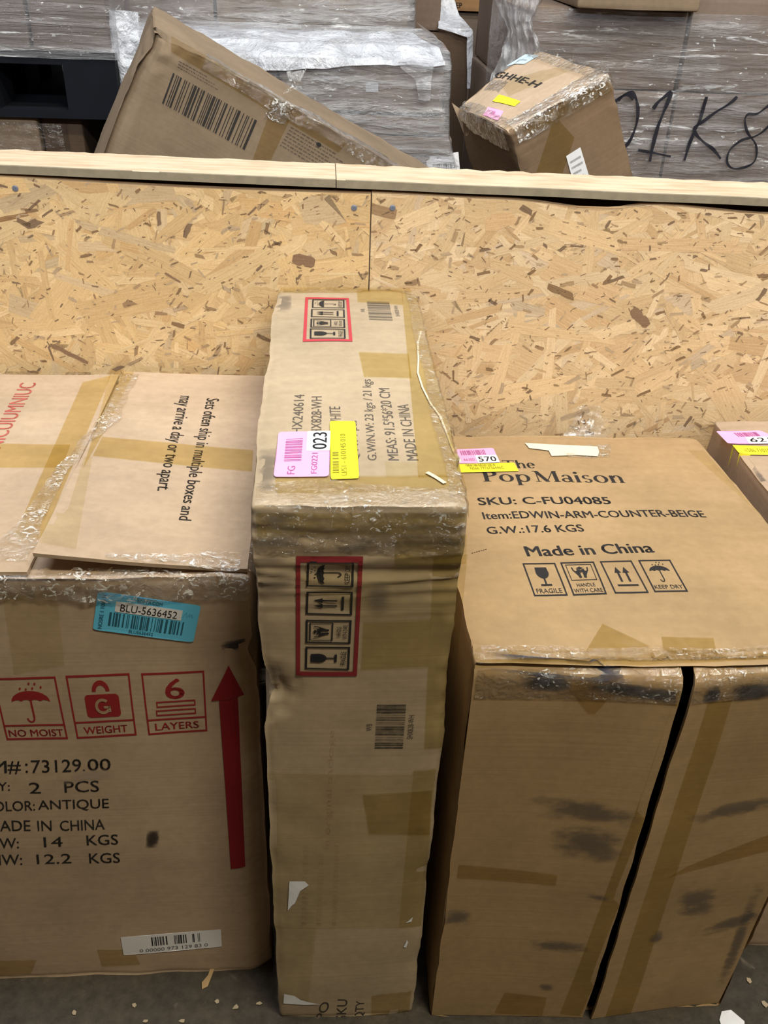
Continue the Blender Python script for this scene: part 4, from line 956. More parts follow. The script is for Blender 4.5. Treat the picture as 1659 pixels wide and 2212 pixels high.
def screw(px, py, root):
    y = wy(PY(px, py, 1.3).x) - .0032; c = root.matrix_world.inverted() @ PY(px, py, y); vs, fs = [], []
    for k, (r, d) in enumerate(((.0042, 0), (.0042, -.0006), (.003, -.0011))):
        for i in range(14): t = i / 14 * 2 * math.pi; vs.append(c + V((r * math.cos(t), d, r * math.sin(t))))
    for k in range(2):
        for i in range(14): fs.append([k * 14 + i, k * 14 + (i + 1) % 14, k * 14 + 14 + (i + 1) % 14, k * 14 + 14 + i])
    fs.append(list(range(28, 42)))
    b = len(vs)
    for s in (0, 1):
        w, l = (.0005, .0022) if s else (.0022, .0005)
        vs += [c + V((-w, -.0013, -l)), c + V((w, -.0013, -l)), c + V((w, -.0013, l)), c + V((-w, -.0013, l))]; fs.append([b + s * 4 + i for i in range(4)])
    mesh_obj('screw', vs, fs, STEEL, root)
screw(33, 407, left_board); screw(765, 449, left_board); screw(848, 449, right_board)
def gouge(px0, py0, px1, py1, w, root, name, mat):
    a, b = [PY(x, y, wy(PY(x, y, 1.3).x) - .0034) for x, y in ((px0, py0), (px1, py1))]; M = root.matrix_world.inverted(); a, b = M @ a, M @ b
    d = (b - a).normalized(); p = V((-d.z, 0, d.x)); vs, fs = [], []
    for i in range(9):
        t = i / 8; k = w * (1 if 0 < i < 8 else .6); vs += [a.lerp(b, t) + p * k * (1 + .5 * nz((t * 5, px0, 0), 1)), a.lerp(b, t) - p * k * (1 + .5 * nz((t * 5, px0, 7), 1))]
    for i in range(8): fs.append([i * 2, i * 2 + 1, i * 2 + 3, i * 2 + 2])
    mesh_obj(name, vs, fs, mat, root, [(v.x, v.z) for v in vs], [(.27, .165, .10)] * len(vs))
gouge(108, 744, 190, 784, .0032, left_board, 'dark_strand', OSB); gouge(632, 558, 680, 568, .008, left_board, 'dark_strand', OSB); gouge(1366, 668, 1400, 704, .007, right_board, 'dark_strand', OSB); gouge(356, 590, 390, 610, .0016, left_board, 'dark_strand', OSB)
def plank(x0, x1, label, seed):
    zt0 = PY(0, 356, wy(-.43) - .006).z; zt1 = PY(1659, 428, wy(.64) - .006).z
    zt = lambda x: zt0 + (zt1 - zt0) * (x + .43) / 1.07
    th, dep = .0115, .094; nx, ny = int((x1 - x0) / .012), 6; vs, fs = [], []
    o0 = V((x0, wy(x0) - .006, zt(x0) - th)); rnd = random.Random(seed)
    for i in range(nx + 1):
        x = x0 + (x1 - x0) * i / nx
        ring = []
        jb = .0016 * nz((x * 40, 0, seed), 1) + .001 * nz((x * 140, 0, seed), 1)
        for yy, zz in ((0, 0), (0, th - .001), (.001, th), (dep * .3, th), (dep * .65, th), (dep + jb, th + jb), (dep + .001, 0)):
            ring.append(V((x, wy(x) - .006 + yy, zt(x) - th + zz + .0006 * nz((x * 8, yy * 30, seed), 1))) - o0)
        vs += ring
    for i in range(nx):
        for j in range(7): a, b = i * 7 + j, i * 7 + (j + 1) % 7; fs.append([a, a + 7, b + 7, b])
    fs.append(list(range(7))); fs.append([nx * 7 + j for j in range(7)][::-1])
    o = mesh_obj('capping_board', vs, fs, PLANK); o.location = o0; o.data.materials.append(PLANKE)
    for p in o.data.polygons:
        if p.normal.y < -.7: p.material_index = 1  # front faces take the darker greyish edge colour
    tag(o, label, 'board', 'boards capping the bin wall'); return o
XJ = PY(726, 400, 1.296).x
plank(-1.2, XJ - .0006, 'pale thin capping board on the wall top, left of the butt joint', 3)
plank(XJ + .0006, 1.3, 'pale thin capping board on the wall top, right of the butt joint', 6)
for k, (x, lb_) in enumerate(((-.80, 'left'), (XS, 'middle'), (.92, 'right'))):
    o = slab('wall_stud', x - .019, wy(x) + .012, 0, x + .019, wy(x) + .085, PY(0, 356, wy(-.43)).z - .034 - .018 * (x + .43), STUD)

vs = []
for x in (-1.15, 1.25):                                        # rear rail, added in dark colour to blacken the gap under the boards
    zt = PY(0, 356, wy(-.43) - .006).z + (PY(1659, 428, wy(.64) - .006).z - PY(0, 356, wy(-.43) - .006).z) * (x + .43) / 1.07 - .0135
    vs += [(x, wy(x) + yy, zz) for yy, zz in ((.086, zt - .14), (.086, zt), (.094, zt), (.094, zt - .14))]
o = mesh_obj('gap_shade_rail', vs, [[0, 4, 5, 1], [1, 5, 6, 2], [2, 6, 7, 3], [3, 7, 4, 0], [0, 1, 2, 3], [7, 6, 5, 4]], m_flat('gap_shade_brown', (.10, .065, .04), .8)); o['kind'] = 'structure'

# ------------------------------------------------------------------ scrap of film and cream tape at the back of the tan box
a = Art(rtf, (0, 0), (1, 0), (1, 1), (0, 1), False)
a.poly([tuple(rtf.px(*c5(*p))) for p in ((428, 196), (620, 205), (795, 212), (803, 240), (796, 262), (690, 258), (562, 264), (548, 236), (450, 224))])
a.build('masking_tape', MASK, rb, .0020, .012, 'cream masking tape')
def sheet(name, rows, mat, parent=None, amp=.004, sc=40, seed=0, sub=5, nrm=V((0, -1, 0)), smooth=True, ruff=0.0):
    # film through rows of points, refined and crumpled along nrm
    R = []
    for r in rows:
        q = []
        for i in range(len(r) - 1): q += [V(r[i]).lerp(V(r[i + 1]), t / sub) for t in range(sub)]
        R.append(q + [V(r[-1])])
    G = []
    for i in range(len(R) - 1):
        for t in range(sub): G.append([a.lerp(b, t / sub) for a, b in zip(R[i], R[i + 1])])
    G.append(R[-1]); m = len(G[0]); vs, fs, uv = [], [], []
    for i, g in enumerate(G):
        for j, p in enumerate(g):
            k = amp * (abs(nz(p, sc, seed)) * 1.8 + .6 * nz(p, sc * 2.6, seed + 2)) + ruff * math.sin(j * .9 + 2 * nz(p, 6, seed))
            vs.append(p + nrm * k + noise.noise_vector(p * sc * .5) * amp * .5); uv.append((j / (m - 1), i / (len(G) - 1)))
    for i in range(len(G) - 1):
        for j in range(m - 1): a = i * m + j; fs.append([a, a + 1, a + m + 1, a + m])
    o = mesh_obj(name, vs, fs, mat, parent, uv, smooth=smooth); BV[o.name] = BVHTree.FromPolygons(vs, fs); return o
rbw = rb.matrix_world.inverted()
def RB(p): return rbw @ p
zb = RH + .004
rows = [[RB(PZ(x, y, RH - .024)) for x, y in ((1225, 985), (1250, 988), (1280, 990), (1312, 984))],
        [RB(PZ(x, y, RH - .028)) for x, y in ((1205, 962), (1245, 966), (1285, 966), (1318, 962))],
        [RB(PY(x, y, 1.272)) for x, y in ((1215, 940), (1250, 938), (1285, 936), (1312, 934))],
        [RB(PY(x, y, 1.276)) for x, y in ((1240, 905), (1258, 902), (1280, 900), (1300, 902))],
        [RB(PY(x, y, 1.280)) for x, y in ((1250, 878), (1265, 874), (1280, 872), (1296, 876))]]
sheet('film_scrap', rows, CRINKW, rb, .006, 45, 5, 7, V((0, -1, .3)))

# ------------------------------------------------------------------ the bin behind the wall: two tilted cartons
BX, BY, BZ = V((.8678, .1502, -.4736)), V((-.1512, .9878, .0363)), V((.4733, .0401, .8800))
TL = V((-.3004, 1.8454, 1.1616)); BH = .785
bl = empty('cardboard_box', frame(TL - BZ * BH, BX, BY, BZ), 'large carton tilted behind the wall showing a big black barcode', 'box', 'cartons tossed in the bin behind the wall')
def bl_warp(p, n):
    d = (p - V((0, .06, BH))).length
    if d < .10: p = p + (V((.012, .0, -.020)) + noise.noise_vector(p * 34) * .017) * (1 - d / .10) ** .8
    if p.x < .024 and n.y < -.3: p = p + V((0, .022 * (1 - p.x / .024), 0))
    if p.z > BH - .02 and n.y < .2: p = p + V((0, .0, .005 * nz(p, 14, 2)))
    d = (p - V((.60, 0, BH - .01))).length
    if d < .05: p = p + V((0, .015, -.012)) * (1 - d / .05)
    return p
blb = carton('carton_body', .95, .31, BH, CARD_B, bl, res=.022, r=.007, bulge=.006, amp=.003, crush=.006, seed=61.2, warp=bl_warp, xx=((0, .12, .008),), xz=((BH - .12, BH, .008),))
bf = Face(blb, (0, 0, 0), (1, 0, 0), (0, 0, 1), bl); bt = Face(blb, (0, 0, BH), (1, 0, 0), (0, 1, 0), bl)
def d8(x, y): return (200 + x * .2652, y * .2652)
def d2(x, y): return (600 + x * .3074, y * .3074)
a = Art(bf, *sq(d8, (655, 592), (1347, 985), (1245, 1222), (565, 838))); a.bars(0, 0, 1, 1, 30, 77, .5).build('barcode', BLACKW, bl, .0008)
a = Art(bf, *sq(d8, (705, 488), (1040, 678), (1015, 745), (690, 560))); dashes(a, 0, 0, 1, 1, 3, 2).build('printed_text', BLACKW, bl, .0008)
a = Art(bf, *sq(d2, (95, 885), (470, 1110), (395, 1260), (10, 1030))); dashes(a, 0, 0, 1, 1, 7, 5); a.disc(.52, .93, .045, .09); a.build('printed_text', BLACKW, bl, .0008)
a = Art(bt, (.30, .02), (.50, .02), (.50, .05), (.30, .05), False); dashes(a, 0, 0, 1, 1, 1, 9).build('printed_text', BLACKW, bl, .0008)
strip(bf, d8(1300, 1300), d8(1450, 1300), d8(1650, 880), d8(1490, 780), TAPEB, bl, .0011)
strip(bf, d8(640, 420), d8(2000, 1240), d8(2100, 1130), d8(640, 290), TAPEB, bl, .0013)
edge_wrap('crinkled_tape', blb, CRINK, bl, (.10, 0, BH), (.93, 0, BH), (0, 0, 1), (0, -1, 0), .03, .02, crk=.0020, res=.006, seed=41)
M = bl.matrix_world.inverted()
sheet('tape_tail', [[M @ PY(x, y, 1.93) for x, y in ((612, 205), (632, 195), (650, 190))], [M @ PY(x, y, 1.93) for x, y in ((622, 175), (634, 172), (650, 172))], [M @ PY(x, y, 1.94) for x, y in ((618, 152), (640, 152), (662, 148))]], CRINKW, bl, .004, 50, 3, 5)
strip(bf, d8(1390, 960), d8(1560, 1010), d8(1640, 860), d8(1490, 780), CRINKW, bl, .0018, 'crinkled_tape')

RX, RY, RZ = V((.8579, .2516, .4480)), V((-.2963, .9546, .0314)), V((-.4198, -.1597, .8935))
FT = V((.2966, 1.514, 1.0622)); RHH = 1.186; RA, RB_ = .188, .231
br = empty('cardboard_box', frame(FT - RZ * RHH, RX, RY, RZ), 'tilted taped carton leaning behind the wall at right, small white paper label on its side', 'box', 'cartons tossed in the bin behind the wall')
def br_warp(p, n):
    w = max(0, 1 - (RHH - p.z) / .05)
    if w > 0 and abs(n.z) < .8: p = p + V((n.x, n.y, 0)) * (.006 * abs(nz((p.x * 8, p.y * 8, p.z * 90), 1, 3)) - .001) * w
    d = (p - V((0, RB_, RHH))).length
    if d < .09: p = p + V((.01, -.012, -.008)) * (1 - d / .09)
    return p
brb = carton('carton_body', RA, RB_, RHH, m_card('kraft_board_taped', (.25, .168, .105)), br, res=.02, r=.007, bulge=.004, amp=.002, crush=.005, seed=71.9, warp=br_warp, xz=((RHH - .06, RHH, .004),))
brf = Face(brb, (0, 0, 0), (1, 0, 0), (0, 0, 1), br); brt = Face(brb, (0, 0, RHH), (1, 0, 0), (0, 1, 0), br)
def e7(x, y): return (1000 + x * .2411, 80 + y * .2411)
a, o = sticker(brf, e7, (920, 1065), (1048, 985), (1150, 1330), (1010, 1400), WHITE, br, up='up', off=.0016, rr=.02, name='paper_label', label='small white paper label')
b_ = subart(a, .12, .1, .88, .85); dashes(b_, 0, 0, 1, 1, 5, 4).build('label_text', GREYP, o, .0020)
strip(brf, e7(600, 1400), e7(830, 1400), e7(1000, 900), e7(820, 700), TAPEO, br, .0009); strip(brf, e7(540, 900), e7(1330, 480), e7(1290, 400), e7(540, 780), TAPEO, br, .0010)
# the lid, paler than the sides, with its stickers and marker letters
a = Art(brt, (.002, .004), (RA - .002, .004), (RA - .002, RB_ - .004), (.002, RB_ - .004), False).rect(0, 0, 1, 1); lid = a.build('lid_panel', CARD_L, br, .0012, .012)
a, o = sticker(brt, e7, (230, 650), (375, 690), (320, 775), (185, 725), PINK, br, up='up', off=.0022, label='pink sticker'); subart(a, .35, .35, .65, .7).bars(0, 0, 1, 1, 6, 3).build('sticker_text', INKP, o, .0026)
a, o = sticker(brt, e7, (330, 540), (525, 600), (470, 645), (270, 600), YELLOW, br, up='up', off=.0022, label='yellow sticker')
a, o = sticker(brt, e7, (560, 165), (690, 180), (560, 265), (390, 270), PALEBLUE, br, up='up', off=.0022, label='pale blue sticker'); dashes(subart(a, .2, .15, .8, .5), 0, 0, 1, 1, 1, 3).build('sticker_text', GREYP, o, .0026)
a = Art(brt, *sq(e7, (330, 315), (720, 430), (650, 475), (275, 365))); a.text('GHHE-H', 0, 0, 1, 1, .03).build('printed_text', BLACKW, br, .0020)
strip(brt, e7(420, 560), e7(1000, 300), e7(930, 260), e7(330, 440), TAPEC, br, .0024)
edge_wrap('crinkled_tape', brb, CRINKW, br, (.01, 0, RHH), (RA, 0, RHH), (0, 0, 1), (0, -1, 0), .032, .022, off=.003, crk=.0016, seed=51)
edge_wrap('crinkled_tape', brb, CRINK, br, (0, .01, RHH), (0, RB_ - .02, RHH), (0, 0, 1), (-1, 0, 0), .02, .03, off=.003, crk=.0020, seed=52)
edge_wrap('crinkled_tape', brb, CRINK, br, (RA, .0, RHH), (RA, RB_, RHH), (0, 0, 1), (1, 0, 0), .03, .02, off=.003, crk=.0022, seed=53)
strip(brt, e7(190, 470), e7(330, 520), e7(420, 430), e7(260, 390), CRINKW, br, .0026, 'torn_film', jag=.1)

# ------------------------------------------------------------------ wrapped pallet loads further back
def bgbox(label, x0, x1, y0, y1, z0, z1, mat, group, seed, name='cardboard_box'):
    r = empty(name, frame((x0, y0, z0), *ID3), label, 'box', group)
    b = carton('carton_body', x1 - x0, y1 - y0, z1 - z0, mat, r, res=.05, r=.006, bulge=.0012, amp=.001, crush=.0015, seed=seed)
    return r, b
GC = 'boxes of the wrapped load in the middle'
yC = 2.40
zA0, zA1 = PY(800, 241, yC).z, PY(800, 122, yC).z
zC0 = PY(850, 289, yC).z; zD0 = PY(900, 335, yC).z
yU = PZ(800, 103, zA1).y
xl, xm, xr = PY(238, 150, yC).x, PY(600, 150, yC).x, PY(960, 150, yC).x
PAL = .14
def pallet(label, x0, x1, y0, y1, z, group='pallets'):        # z = floor of the pallet
    r = empty('pallet', frame((x0, y0, z), *ID3), label, 'pallet', group); w, d = x1 - x0, y1 - y0
    def bx(name, a, b):
        vs = [(x, y, zz) for zz in (a[2], b[2]) for y in (a[1], b[1]) for x in (a[0], b[0])]
        mesh_obj(name, vs, [[0, 2, 3, 1], [4, 5, 7, 6], [0, 1, 5, 4], [2, 6, 7, 3], [0, 4, 6, 2], [1, 3, 7, 5]], NAVY, r)
    bx('deck', (0, 0, .115), (w, d, .14)); bx('deck', (0, 0, 0), (w, d, .018))
    for i in (0, .5, 1):
        for j in (0, .5, 1): bx('block', ((w - .12) * i, (d - .12) * j, .018), ((w - .12) * i + .12, (d - .12) * j + .12, .115))
    return r
pallet('navy plastic pallet on the floor under the middle wrapped load', xl - .02, xr + .06, yC - .02, yC + .52, 0)
r, b = bgbox('brown box in the lowest layer of the middle load, with a white barcode label', xm + .003, xr + .045, yC - .005, yC + .5, PAL + .003, zD0 - .003, CARD_G, GC, 81)
f = Face(b, (0, 0, 0), (1, 0, 0), (0, 0, 1), r)
a, o = sticker(f, lambda x, y: (x, y), (920, 338), (990, 328), (994, 372), (924, 378), WHITE, r, up='up', off=.0016, rr=.02, name='barcode_sticker', label='white barcode label')
subart(a, .18, .1, .8, .55).bars(0, 0, 1, 1, 12, 5).build('barcode', INK, o, .002)
bgbox('brown box at the bottom left of the middle load, behind the barcode carton', xl, xm - .003, yC, yC + .5, PAL + .003, zD0 - .003, CARD_G, GC, 82)
bgbox('thin brown box second from the bottom at the right of the middle load', xm + .003, xr + .03, yC - .01, yC + .5, zD0, zC0 - .005, CARD_W, GC, 83)
bgbox('thin brown box second from the bottom at the left of the middle load', xl, xm - .003, yC, yC + .5, zD0, zC0 - .005, CARD_W, GC, 84)
bgbox('thin brown box under the dark gap at the right of the middle load', xm + .003, xr + .012, yC - .005, yC + .5, zC0, zA0 - .010, CARD_W, GC, 85)
bgbox('thin brown box under the dark gap at the left of the middle load', xl, xm - .003, yC, yC + .5, zC0, zA0 - .010, CARD_W, GC, 86)
r, b = bgbox('wrapped box with a small square pale label, front right of the middle load', xm + .003, xr, yC, yC + .5, zA0, zA1, CARD_W, GC, 87)
f = Face(b, (0, 0, 0), (1, 0, 0), (0, 0, 1), r)
sticker(f, lambda x, y: (x, y), (790, 177), (817, 177), (817, 198), (790, 198), m_flat('pale_square_label', (.62, .64, .70), .5), r, up='up', off=.0016, rr=.03, name='paper_label', label='small square pale label')
bgbox('wrapped box in the upper layer front left of the middle load, behind the barcode carton', xl, xm - .003, yC, yC + .5, zA0, zA1, CARD_W, GC, 88)
xu = PY(882, 40, yU).x; xv = PY(466, 40, yU).x
bgbox('brown box on top of the middle load, right of its vertical joint', xv + .003, xu, yU, yU + .33, zA1 + .003, zA1 + .36, CARD_B, GC, 89)
bgbox('brown box on top of the middle load, left of its vertical joint', xl + .02, xv - .003, yU, yU + .33, zA1 + .003, zA1 + .36, CARD_G, GC, 90)
fc = empty('stretch_film', frame((xl, yC - .02, PAL), *ID3), 'clear stretch film wrapped round the middle load, milky along its ledge', 'stretch film', 'stretch films of the loads')
def L3(rows, root): M = root.matrix_world.inverted(); return [[M @ V(p) for p in r] for r in rows]
def wrapx(x0, x1, y, z, back=.25, n=12): return [(x0, y + back, z), (x0 - .004, y + .01, z)] + [(x0 + (x1 - x0) * i / n, y, z) for i in range(n + 1)] + [(x1 + .004, y + .01, z), (x1, y + back, z)]
e = yC - .012
sheet('film_sheet', L3([wrapx(xl - .012, xu + .012, yU - .012, z) for z in (zA1 + .40, zA1 + .25, zA1 + .12, zA1 + .03)], fc), FILM_C, fc, .008, 16, 5, 6)
sheet('film_sheet', L3([wrapx(xl - .012, xu + .03, yU - .02, zA1 + .05), wrapx(xl - .012, xr + .005, (yU + yC) / 2, zA1 + .02), wrapx(xl - .012, xr + .01, yC + .02, zA1 + .012), wrapx(xl - .012, xr + .012, e, zA1 - .012), wrapx(xl - .012, xr + .012, e - .004, zA1 - .09), wrapx(xl - .012, xr + .012, e - .004, zA0 + .02),
                        wrapx(xl - .012, xr + .02, e - .008, zC0), wrapx(xl - .012, xr + .05, e - .02, zD0 - .05), wrapx(xl - .012, xr + .06, e - .02, zD0 - .3)], fc), FILM_C, fc, .007, 18, 7, 5)
sheet('fold_and_glare_film', L3([[(x, yU - .03, zA1 + .035) for x in (xl, xv, .1, xu)], [(x, yC + .03, zA1 + .020) for x in (xl, xv, .1, xr - .01)], [(x, yC - .018, zA1 - .006) for x in (xl, xv, .1, xr)], [(x, yC - .024, zA1 - d) for x, d in ((xl, .06), (xv, .05), (.1, .02), (xr, .014))]], fc), MILK, fc, .008, 22, 9, 8, V((0, -.5, .8)))  # milky fold; its white also paints in the light caught on the ledge
sheet('fold_and_glare_film', L3([[tuple(PY(x, y, yC - .03)) for x, y in q] for q in (((236, 20), (262, 20), (300, 25)), ((238, 90), (268, 95), (300, 100)), ((240, 160), (262, 165), (285, 170)), ((232, 235), (250, 240), (262, 240)))], fc), MILK, fc, .010, 24, 12, 8)
sheet('fold_and_glare_film', L3([[tuple(PY(x, y, yC - .028)) for x, y in q] for q in (((858, 130), (900, 126), (938, 128)), ((868, 148), (905, 150), (935, 152)), ((898, 172), (915, 178), (930, 175)), ((904, 215), (916, 218), (928, 216)))], fc), FILM_C, fc, .006, 30, 15, 6)  # extra film piece added to paint in a patch of glare

GR = 'boxes of the wrapped load at right'
yR = 2.36
rx0, rx1, rx2 = PY(1096, 150, yR).x, PY(1490, 60, yR).x, PY(2000, 200, yR).x
zr0, zr1 = PY(1400, 196, yR).z, PY(1400, 20, yR).z
pallet('navy plastic pallet on the floor under the wrapped load at right', rx0 - .02, rx2 + .02, yR - .02, yR + .62, 0)
bgbox('lower left box of the right-hand load, under the marker writing', rx0, rx1 - .003, yR, yR + .6, PAL + .003, zr0 - .003, CARD_W, GR, 101)
bgbox('lower right box of the right-hand load, under the marker writing', rx1 + .003, rx2, yR, yR + .6, PAL + .003, zr0 - .003, CARD_W, GR, 102)
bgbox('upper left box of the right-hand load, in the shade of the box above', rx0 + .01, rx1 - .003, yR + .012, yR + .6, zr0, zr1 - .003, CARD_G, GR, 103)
bgbox('upper right box of the right-hand load, at the frame edge', rx1 + .003, rx2, yR + .004, yR + .6, zr0, zr1 + .03, CARD_W, GR, 104)
bgbox('paler top box jutting out over the right-hand load', PY(1235, 10, yR).x, rx1 - .004, yR - .05, yR + .5, zr1, zr1 + .3, CARD_B, GR, 105)
fr = empty('stretch_film', frame((rx0, yR - .02, PAL), *ID3), 'stretch film round the right-hand load, marked 01K8 in black marker', 'stretch film', 'stretch films of the loads')
ff = sheet('film_sheet', L3([wrapx(rx0 - .012, rx2 + .012, yR - .014, z, .25, 16) for z in (zr1 - .004, zr1 - .08, zr0 + .05, zr0, zr0 - .1, zr0 - .2, zr0 - .35)], fr), FILM_R, fr, .005, 18, 21, 5)
fw = Face(ff, (0, 0, 0), (1, 0, 0), (0, 0, 1), fr)
def w1(x, y): return (1250 + x * .2465, y * .2465)
a = Art(fw, (0, 0), (1, 0), (1, 1), (0, 1), False)
def pen(pts, w):
    P = [V(p) for p in pts]; out = []
    for i in range(len(P) - 1):
        p0, p1, p2, p3 = P[max(0, i - 1)], P[i], P[i + 1], P[min(len(P) - 1, i + 2)]
        for k in range(6):
            t = k / 6; out.append(.5 * ((2 * p1) + (p2 - p0) * t + (2 * p0 - 5 * p1 + 4 * p2 - p3) * t * t + (3 * p1 - p0 - 3 * p2 + p3) * t ** 3))
    out.append(P[-1]); n = len(out)
    U = [fw.px(*w1(*p)) for p in out]; wm = [w * .00014 * (1 + .25 * math.sin(i * .5)) for i in range(n)]
    L = []; Rr = []
    for i in range(n):
        d = (U[min(n - 1, i + 1)] - U[max(0, i - 1)]).normalized(); p = V((-d.y, d.x)); L.append(U[i] + p * wm[i]); Rr.append(U[i] - p * wm[i])
    for i in range(n - 1): a.poly([tuple(L[i]), tuple(L[i + 1]), tuple(Rr[i + 1]), tuple(Rr[i])])
a = Art(fw, (0, 0), (1, 0), (1, 1), (0, 1), False)
pen([(480, 870), (430, 830), (340, 870), (240, 1000), (210, 1130), (280, 1260), (380, 1290), (440, 1240), (500, 1100), (518, 960), (500, 860), (465, 810), (400, 830), (345, 880)], 26)
a.build('marker_character', MARK, fr, .006, .02, 'thick black hand-written character')
a = Art(fw, (0, 0), (1, 0), (1, 1), (0, 1), False)
pen([(655, 955), (690, 905), (750, 850), (812, 800)], 28); pen([(812, 805), (765, 930), (700, 1090), (650, 1280), (622, 1415)], 28); pen([(520, 1315), (650, 1338), (805, 1370)], 20)
a.build('marker_character', MARK, fr, .006, .02, 'thick black hand-written character')
a = Art(fw, (0, 0), (1, 0), (1, 1), (0, 1), False)
pen([(1118, 845), (1070, 1020), (1010, 1160), (960, 1290), (925, 1405)], 27); pen([(1385, 845), (1330, 900), (1190, 990), (1060, 1080), (1012, 1120), (1030, 1180), (1100, 1250), (1180, 1310), (1242, 1390)], 24)
a.build('marker_character', MARK, fr, .006, .02, 'thick black hand-written character')
a = Art(fw, (0, 0), (1, 0), (1, 1), (0, 1), False)
pen([(1700, 900), (1640, 945), (1560, 995), (1480, 1005), (1455, 1065), (1480, 1165), (1540, 1250), (1560, 1330), (1535, 1420), (1450, 1465), (1350, 1475), (1298, 1420), (1320, 1320), (1420, 1235), (1540, 1190), (1640, 1120), (1720, 1030), (1750, 950), (1700, 900)], 19)
a.build('marker_character', MARK, fr, .006, .02, 'thick black hand-written character')
ft = empty('stretch_film', Matrix.Translation(PY(1120, 150, yR - .06)), 'bunched tail of clear film hanging beside the right-hand load', 'stretch film', 'stretch films of the loads')
tl = [[(1060, -60), (1095, -60), (1130, -60), (1165, -60), (1200, -60)], [(1068, 5), (1092, 5), (1118, 5), (1145, 5), (1172, 0)], [(1090, 48), (1102, 50), (1116, 52), (1132, 50), (1148, 46)], [(1096, 66), (1106, 66), (1120, 68), (1134, 66), (1150, 64)],
      [(1084, 105), (1102, 108), (1124, 108), (1148, 105), (1168, 100)], [(1060, 160), (1088, 160), (1116, 160), (1146, 155), (1176, 150)], [(1050, 215), (1080, 215), (1112, 215), (1140, 210), (1170, 205)]]
sheet('film_tail', L3([[tuple(PY(x, y, yR - .05)) for x, y in q] for q in tl], ft), FILMTAIL, ft, .010, 30, 3, 8, V((0, -1, 0)), True, .010)

GB = 'loose stack between the two wrapped loads'
yB = 2.95
q = lambda x, y, d=yB: PY(x, y, d)
zt = q(960, 72).z
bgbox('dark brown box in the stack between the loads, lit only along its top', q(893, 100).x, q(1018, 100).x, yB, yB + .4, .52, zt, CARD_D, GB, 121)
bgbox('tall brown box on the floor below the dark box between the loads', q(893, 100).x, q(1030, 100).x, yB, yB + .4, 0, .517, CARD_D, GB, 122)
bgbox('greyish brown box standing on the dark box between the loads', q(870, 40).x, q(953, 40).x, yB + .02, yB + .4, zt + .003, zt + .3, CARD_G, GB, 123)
yB2 = 3.2
zt2 = q(1050, 40, yB2).z
bgbox('greyish pink tall box behind the film tail, between the loads', q(1000, 100, yB2).x, q(1120, 100, yB2).x, yB2 + .22, yB2 + .6, 0, zt2, CARD_W, GB, 124)
r, b = bgbox('orange brown box on the tall box between the loads, with faint dark print', q(962, 20, yB2).x, q(1110, 20, yB2).x, yB2 + .2, yB2 + .6, zt2 + .003, zt2 + .3, m_card('kraft_board_orange', (.44, .25, .12)), GB, 125)
f = Face(b, (0, 0, 0), (1, 0, 0), (0, 0, 1), r)
Art(f, *sq(lambda x, y: (x, y), (968, 4), (998, 6), (998, 18), (968, 16))).text('GBEP', bold=.02).build('printed_text', BLACKW, r, .0010)
fd = empty('stretch_film', Matrix.Translation(q(985, 60)), 'loose white film draped over the dark box between the loads', 'stretch film', 'stretch films of the loads')
sheet('film_sheet', L3([[tuple(q(x, y, d)) for x, y, d in r_] for r_ in (((945, -30, yB + .1), (958, -30, yB + .1), (970, -30, yB + .1)), ((946, 30, yB + .06), (970, 32, yB + .06), (992, 34, yB + .06)), ((945, 62, yB - .012), (985, 64, yB - .012), (1022, 64, yB - .012)), ((1010, 80, yB - .014), (1016, 80, yB - .014), (1023, 80, yB - .014)), ((1008, 190, yB - .014), (1014, 190, yB - .014), (1020, 190, yB - .014)))], fd), MILK, fd, .006, 30, 3, 6)

GL = 'boxes of the two-high load at left'
yL = 2.34
lx0, lx1 = PY(-420, 60, yL).x, PY(232, 60, yL).x
zl1 = PY(110, 112, yL).z; zl0 = PY(110, 192, yL).z
lxm = PY(62, 60, yL).x; lxe = PY(168, 250, yL).x
pallet('navy plastic pallet with dark openings between the upper and lower left-hand loads', lx0, lx1 + .01, yL - .01, yL + .6, zl1 - .14)
bgbox('wrapped grey-brown box on the navy pallet, nearest the middle load', lxm + .003, lx1, yL + .003, yL + .55, zl1 + .002, zl1 + .42, CARD_W, GL, 141)
bgbox('wrapped grey-brown box on the navy pallet, at the left frame edge', lx0 + .01, lxm - .003, yL, yL + .55, zl1 + .002, zl1 + .42, CARD_W, GL, 142)
zlow = zl1 - .142
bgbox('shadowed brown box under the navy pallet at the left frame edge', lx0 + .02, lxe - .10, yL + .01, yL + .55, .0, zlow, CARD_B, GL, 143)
bgbox('narrow shadowed brown box under the navy pallet, right of its neighbour', lxe - .097, lxe, yL + .03, yL + .55, .0, zlow, CARD_D, GL, 144)  # dark board colour paints in the shade under the pallet
fl = empty('stretch_film', frame((lx0, yL - .02, zl1), *ID3), 'tight streaky stretch film on the upper load at left', 'stretch film', 'stretch films of the loads')
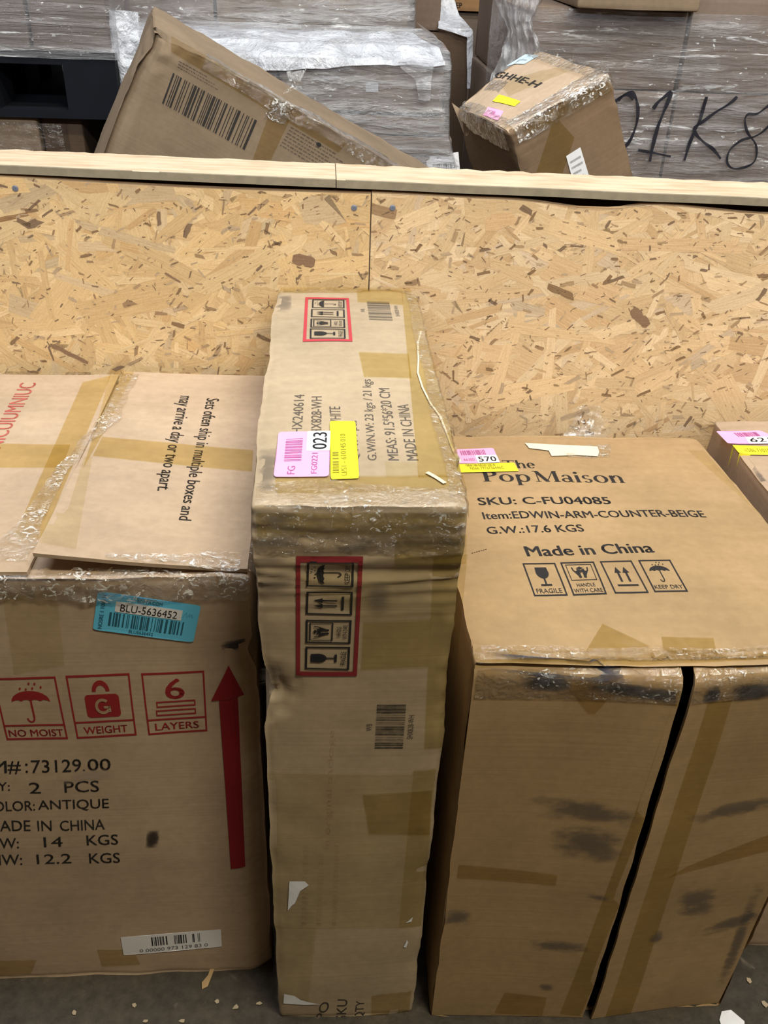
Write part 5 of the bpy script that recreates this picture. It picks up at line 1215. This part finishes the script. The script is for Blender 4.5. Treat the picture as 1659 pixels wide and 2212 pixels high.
sheet('film_sheet', L3([wrapx(lx0 - .005, lx1 + .012, yL - .012, z, .25, 14) for z in (zl1 + .44, zl1 + .25, zl1 + .12, zl1 - .012)], fl), FILM_L, fl, .004, 16, 31, 5)
f2 = empty('stretch_film', frame((lx0, yL - .02, zlow - .3), *ID3), 'thin torn film on the shadowed load under the navy pallet', 'stretch film', 'stretch films of the loads')
sheet('film_sheet', L3([wrapx(lx0, lxe - .04, yL - .006, z, .25, 10) for z in (zlow - .01, zlow - .1, zlow - .25)], f2), m_film('stretch_film_clear', (6, 8, 14), .0, .12, .5, .78, st=.3), f2, .005, 16, 35, 4)

# ------------------------------------------------------------------ scraps on the floor
def scrap(name, label, px, py, pts, mat, h=.004, cat='scrap', seed=0, group=None):
    c = PZ(px, py, 0); n = len(pts); vs = [V((x, y, .0012 + h * abs(nz((x, y, 0), 60, seed)))) for x, y in pts]; vs += [v + V((0, 0, .0012)) for v in vs]
    fs = [list(range(n))[::-1], list(range(n, 2 * n))] + [[i, (i + 1) % n, n + (i + 1) % n, n + i] for i in range(n)]
    o = mesh_obj(name, vs, fs, mat); o.location = c; tag(o, label, cat, group)
scrap('paper_scrap', 'torn white paper scrap on the floor at the bottom right corner', 1576, 2204, [(-.017, -.022), (.012, -.026), (.02, -.004), (.006, .013), (-.008, .012), (-.016, .0)], TORN, .006)
scrap('cardboard_shred', 'curled brown cardboard shred on the floor before the left box', 445, 2116, [(-.004, -.016), (.004, -.012), (.009, .0), (.012, .014), (.006, .016), (.003, .004), (-.005, -.008)], CARD_R, .010)
rnd = random.Random(5)
for k, (x, y, w) in enumerate(((290, 2174, .005), (315, 2208, .006), (395, 2207, .007), (470, 2165, .0045), (510, 2178, .008), (560, 2170, .0055), (1650, 2170, .008), (1618, 2120, .007), (160, 2190, .006))):
    scrap('wood_chip', ('tiny pale chip on the dark floor before the left box' if x < 600 else 'tiny pale chip on the dark floor at the bottom right'), x, y, [(w * math.cos(i * 1.2566 + k) * rnd.uniform(.4, 1), w * math.sin(i * 1.2566 + k) * rnd.uniform(.3, .8)) for i in range(5)], m_flat('chip_wood', (.42, .34, .24), .8), .003, 'chip', k, 'pale chips on the floor')
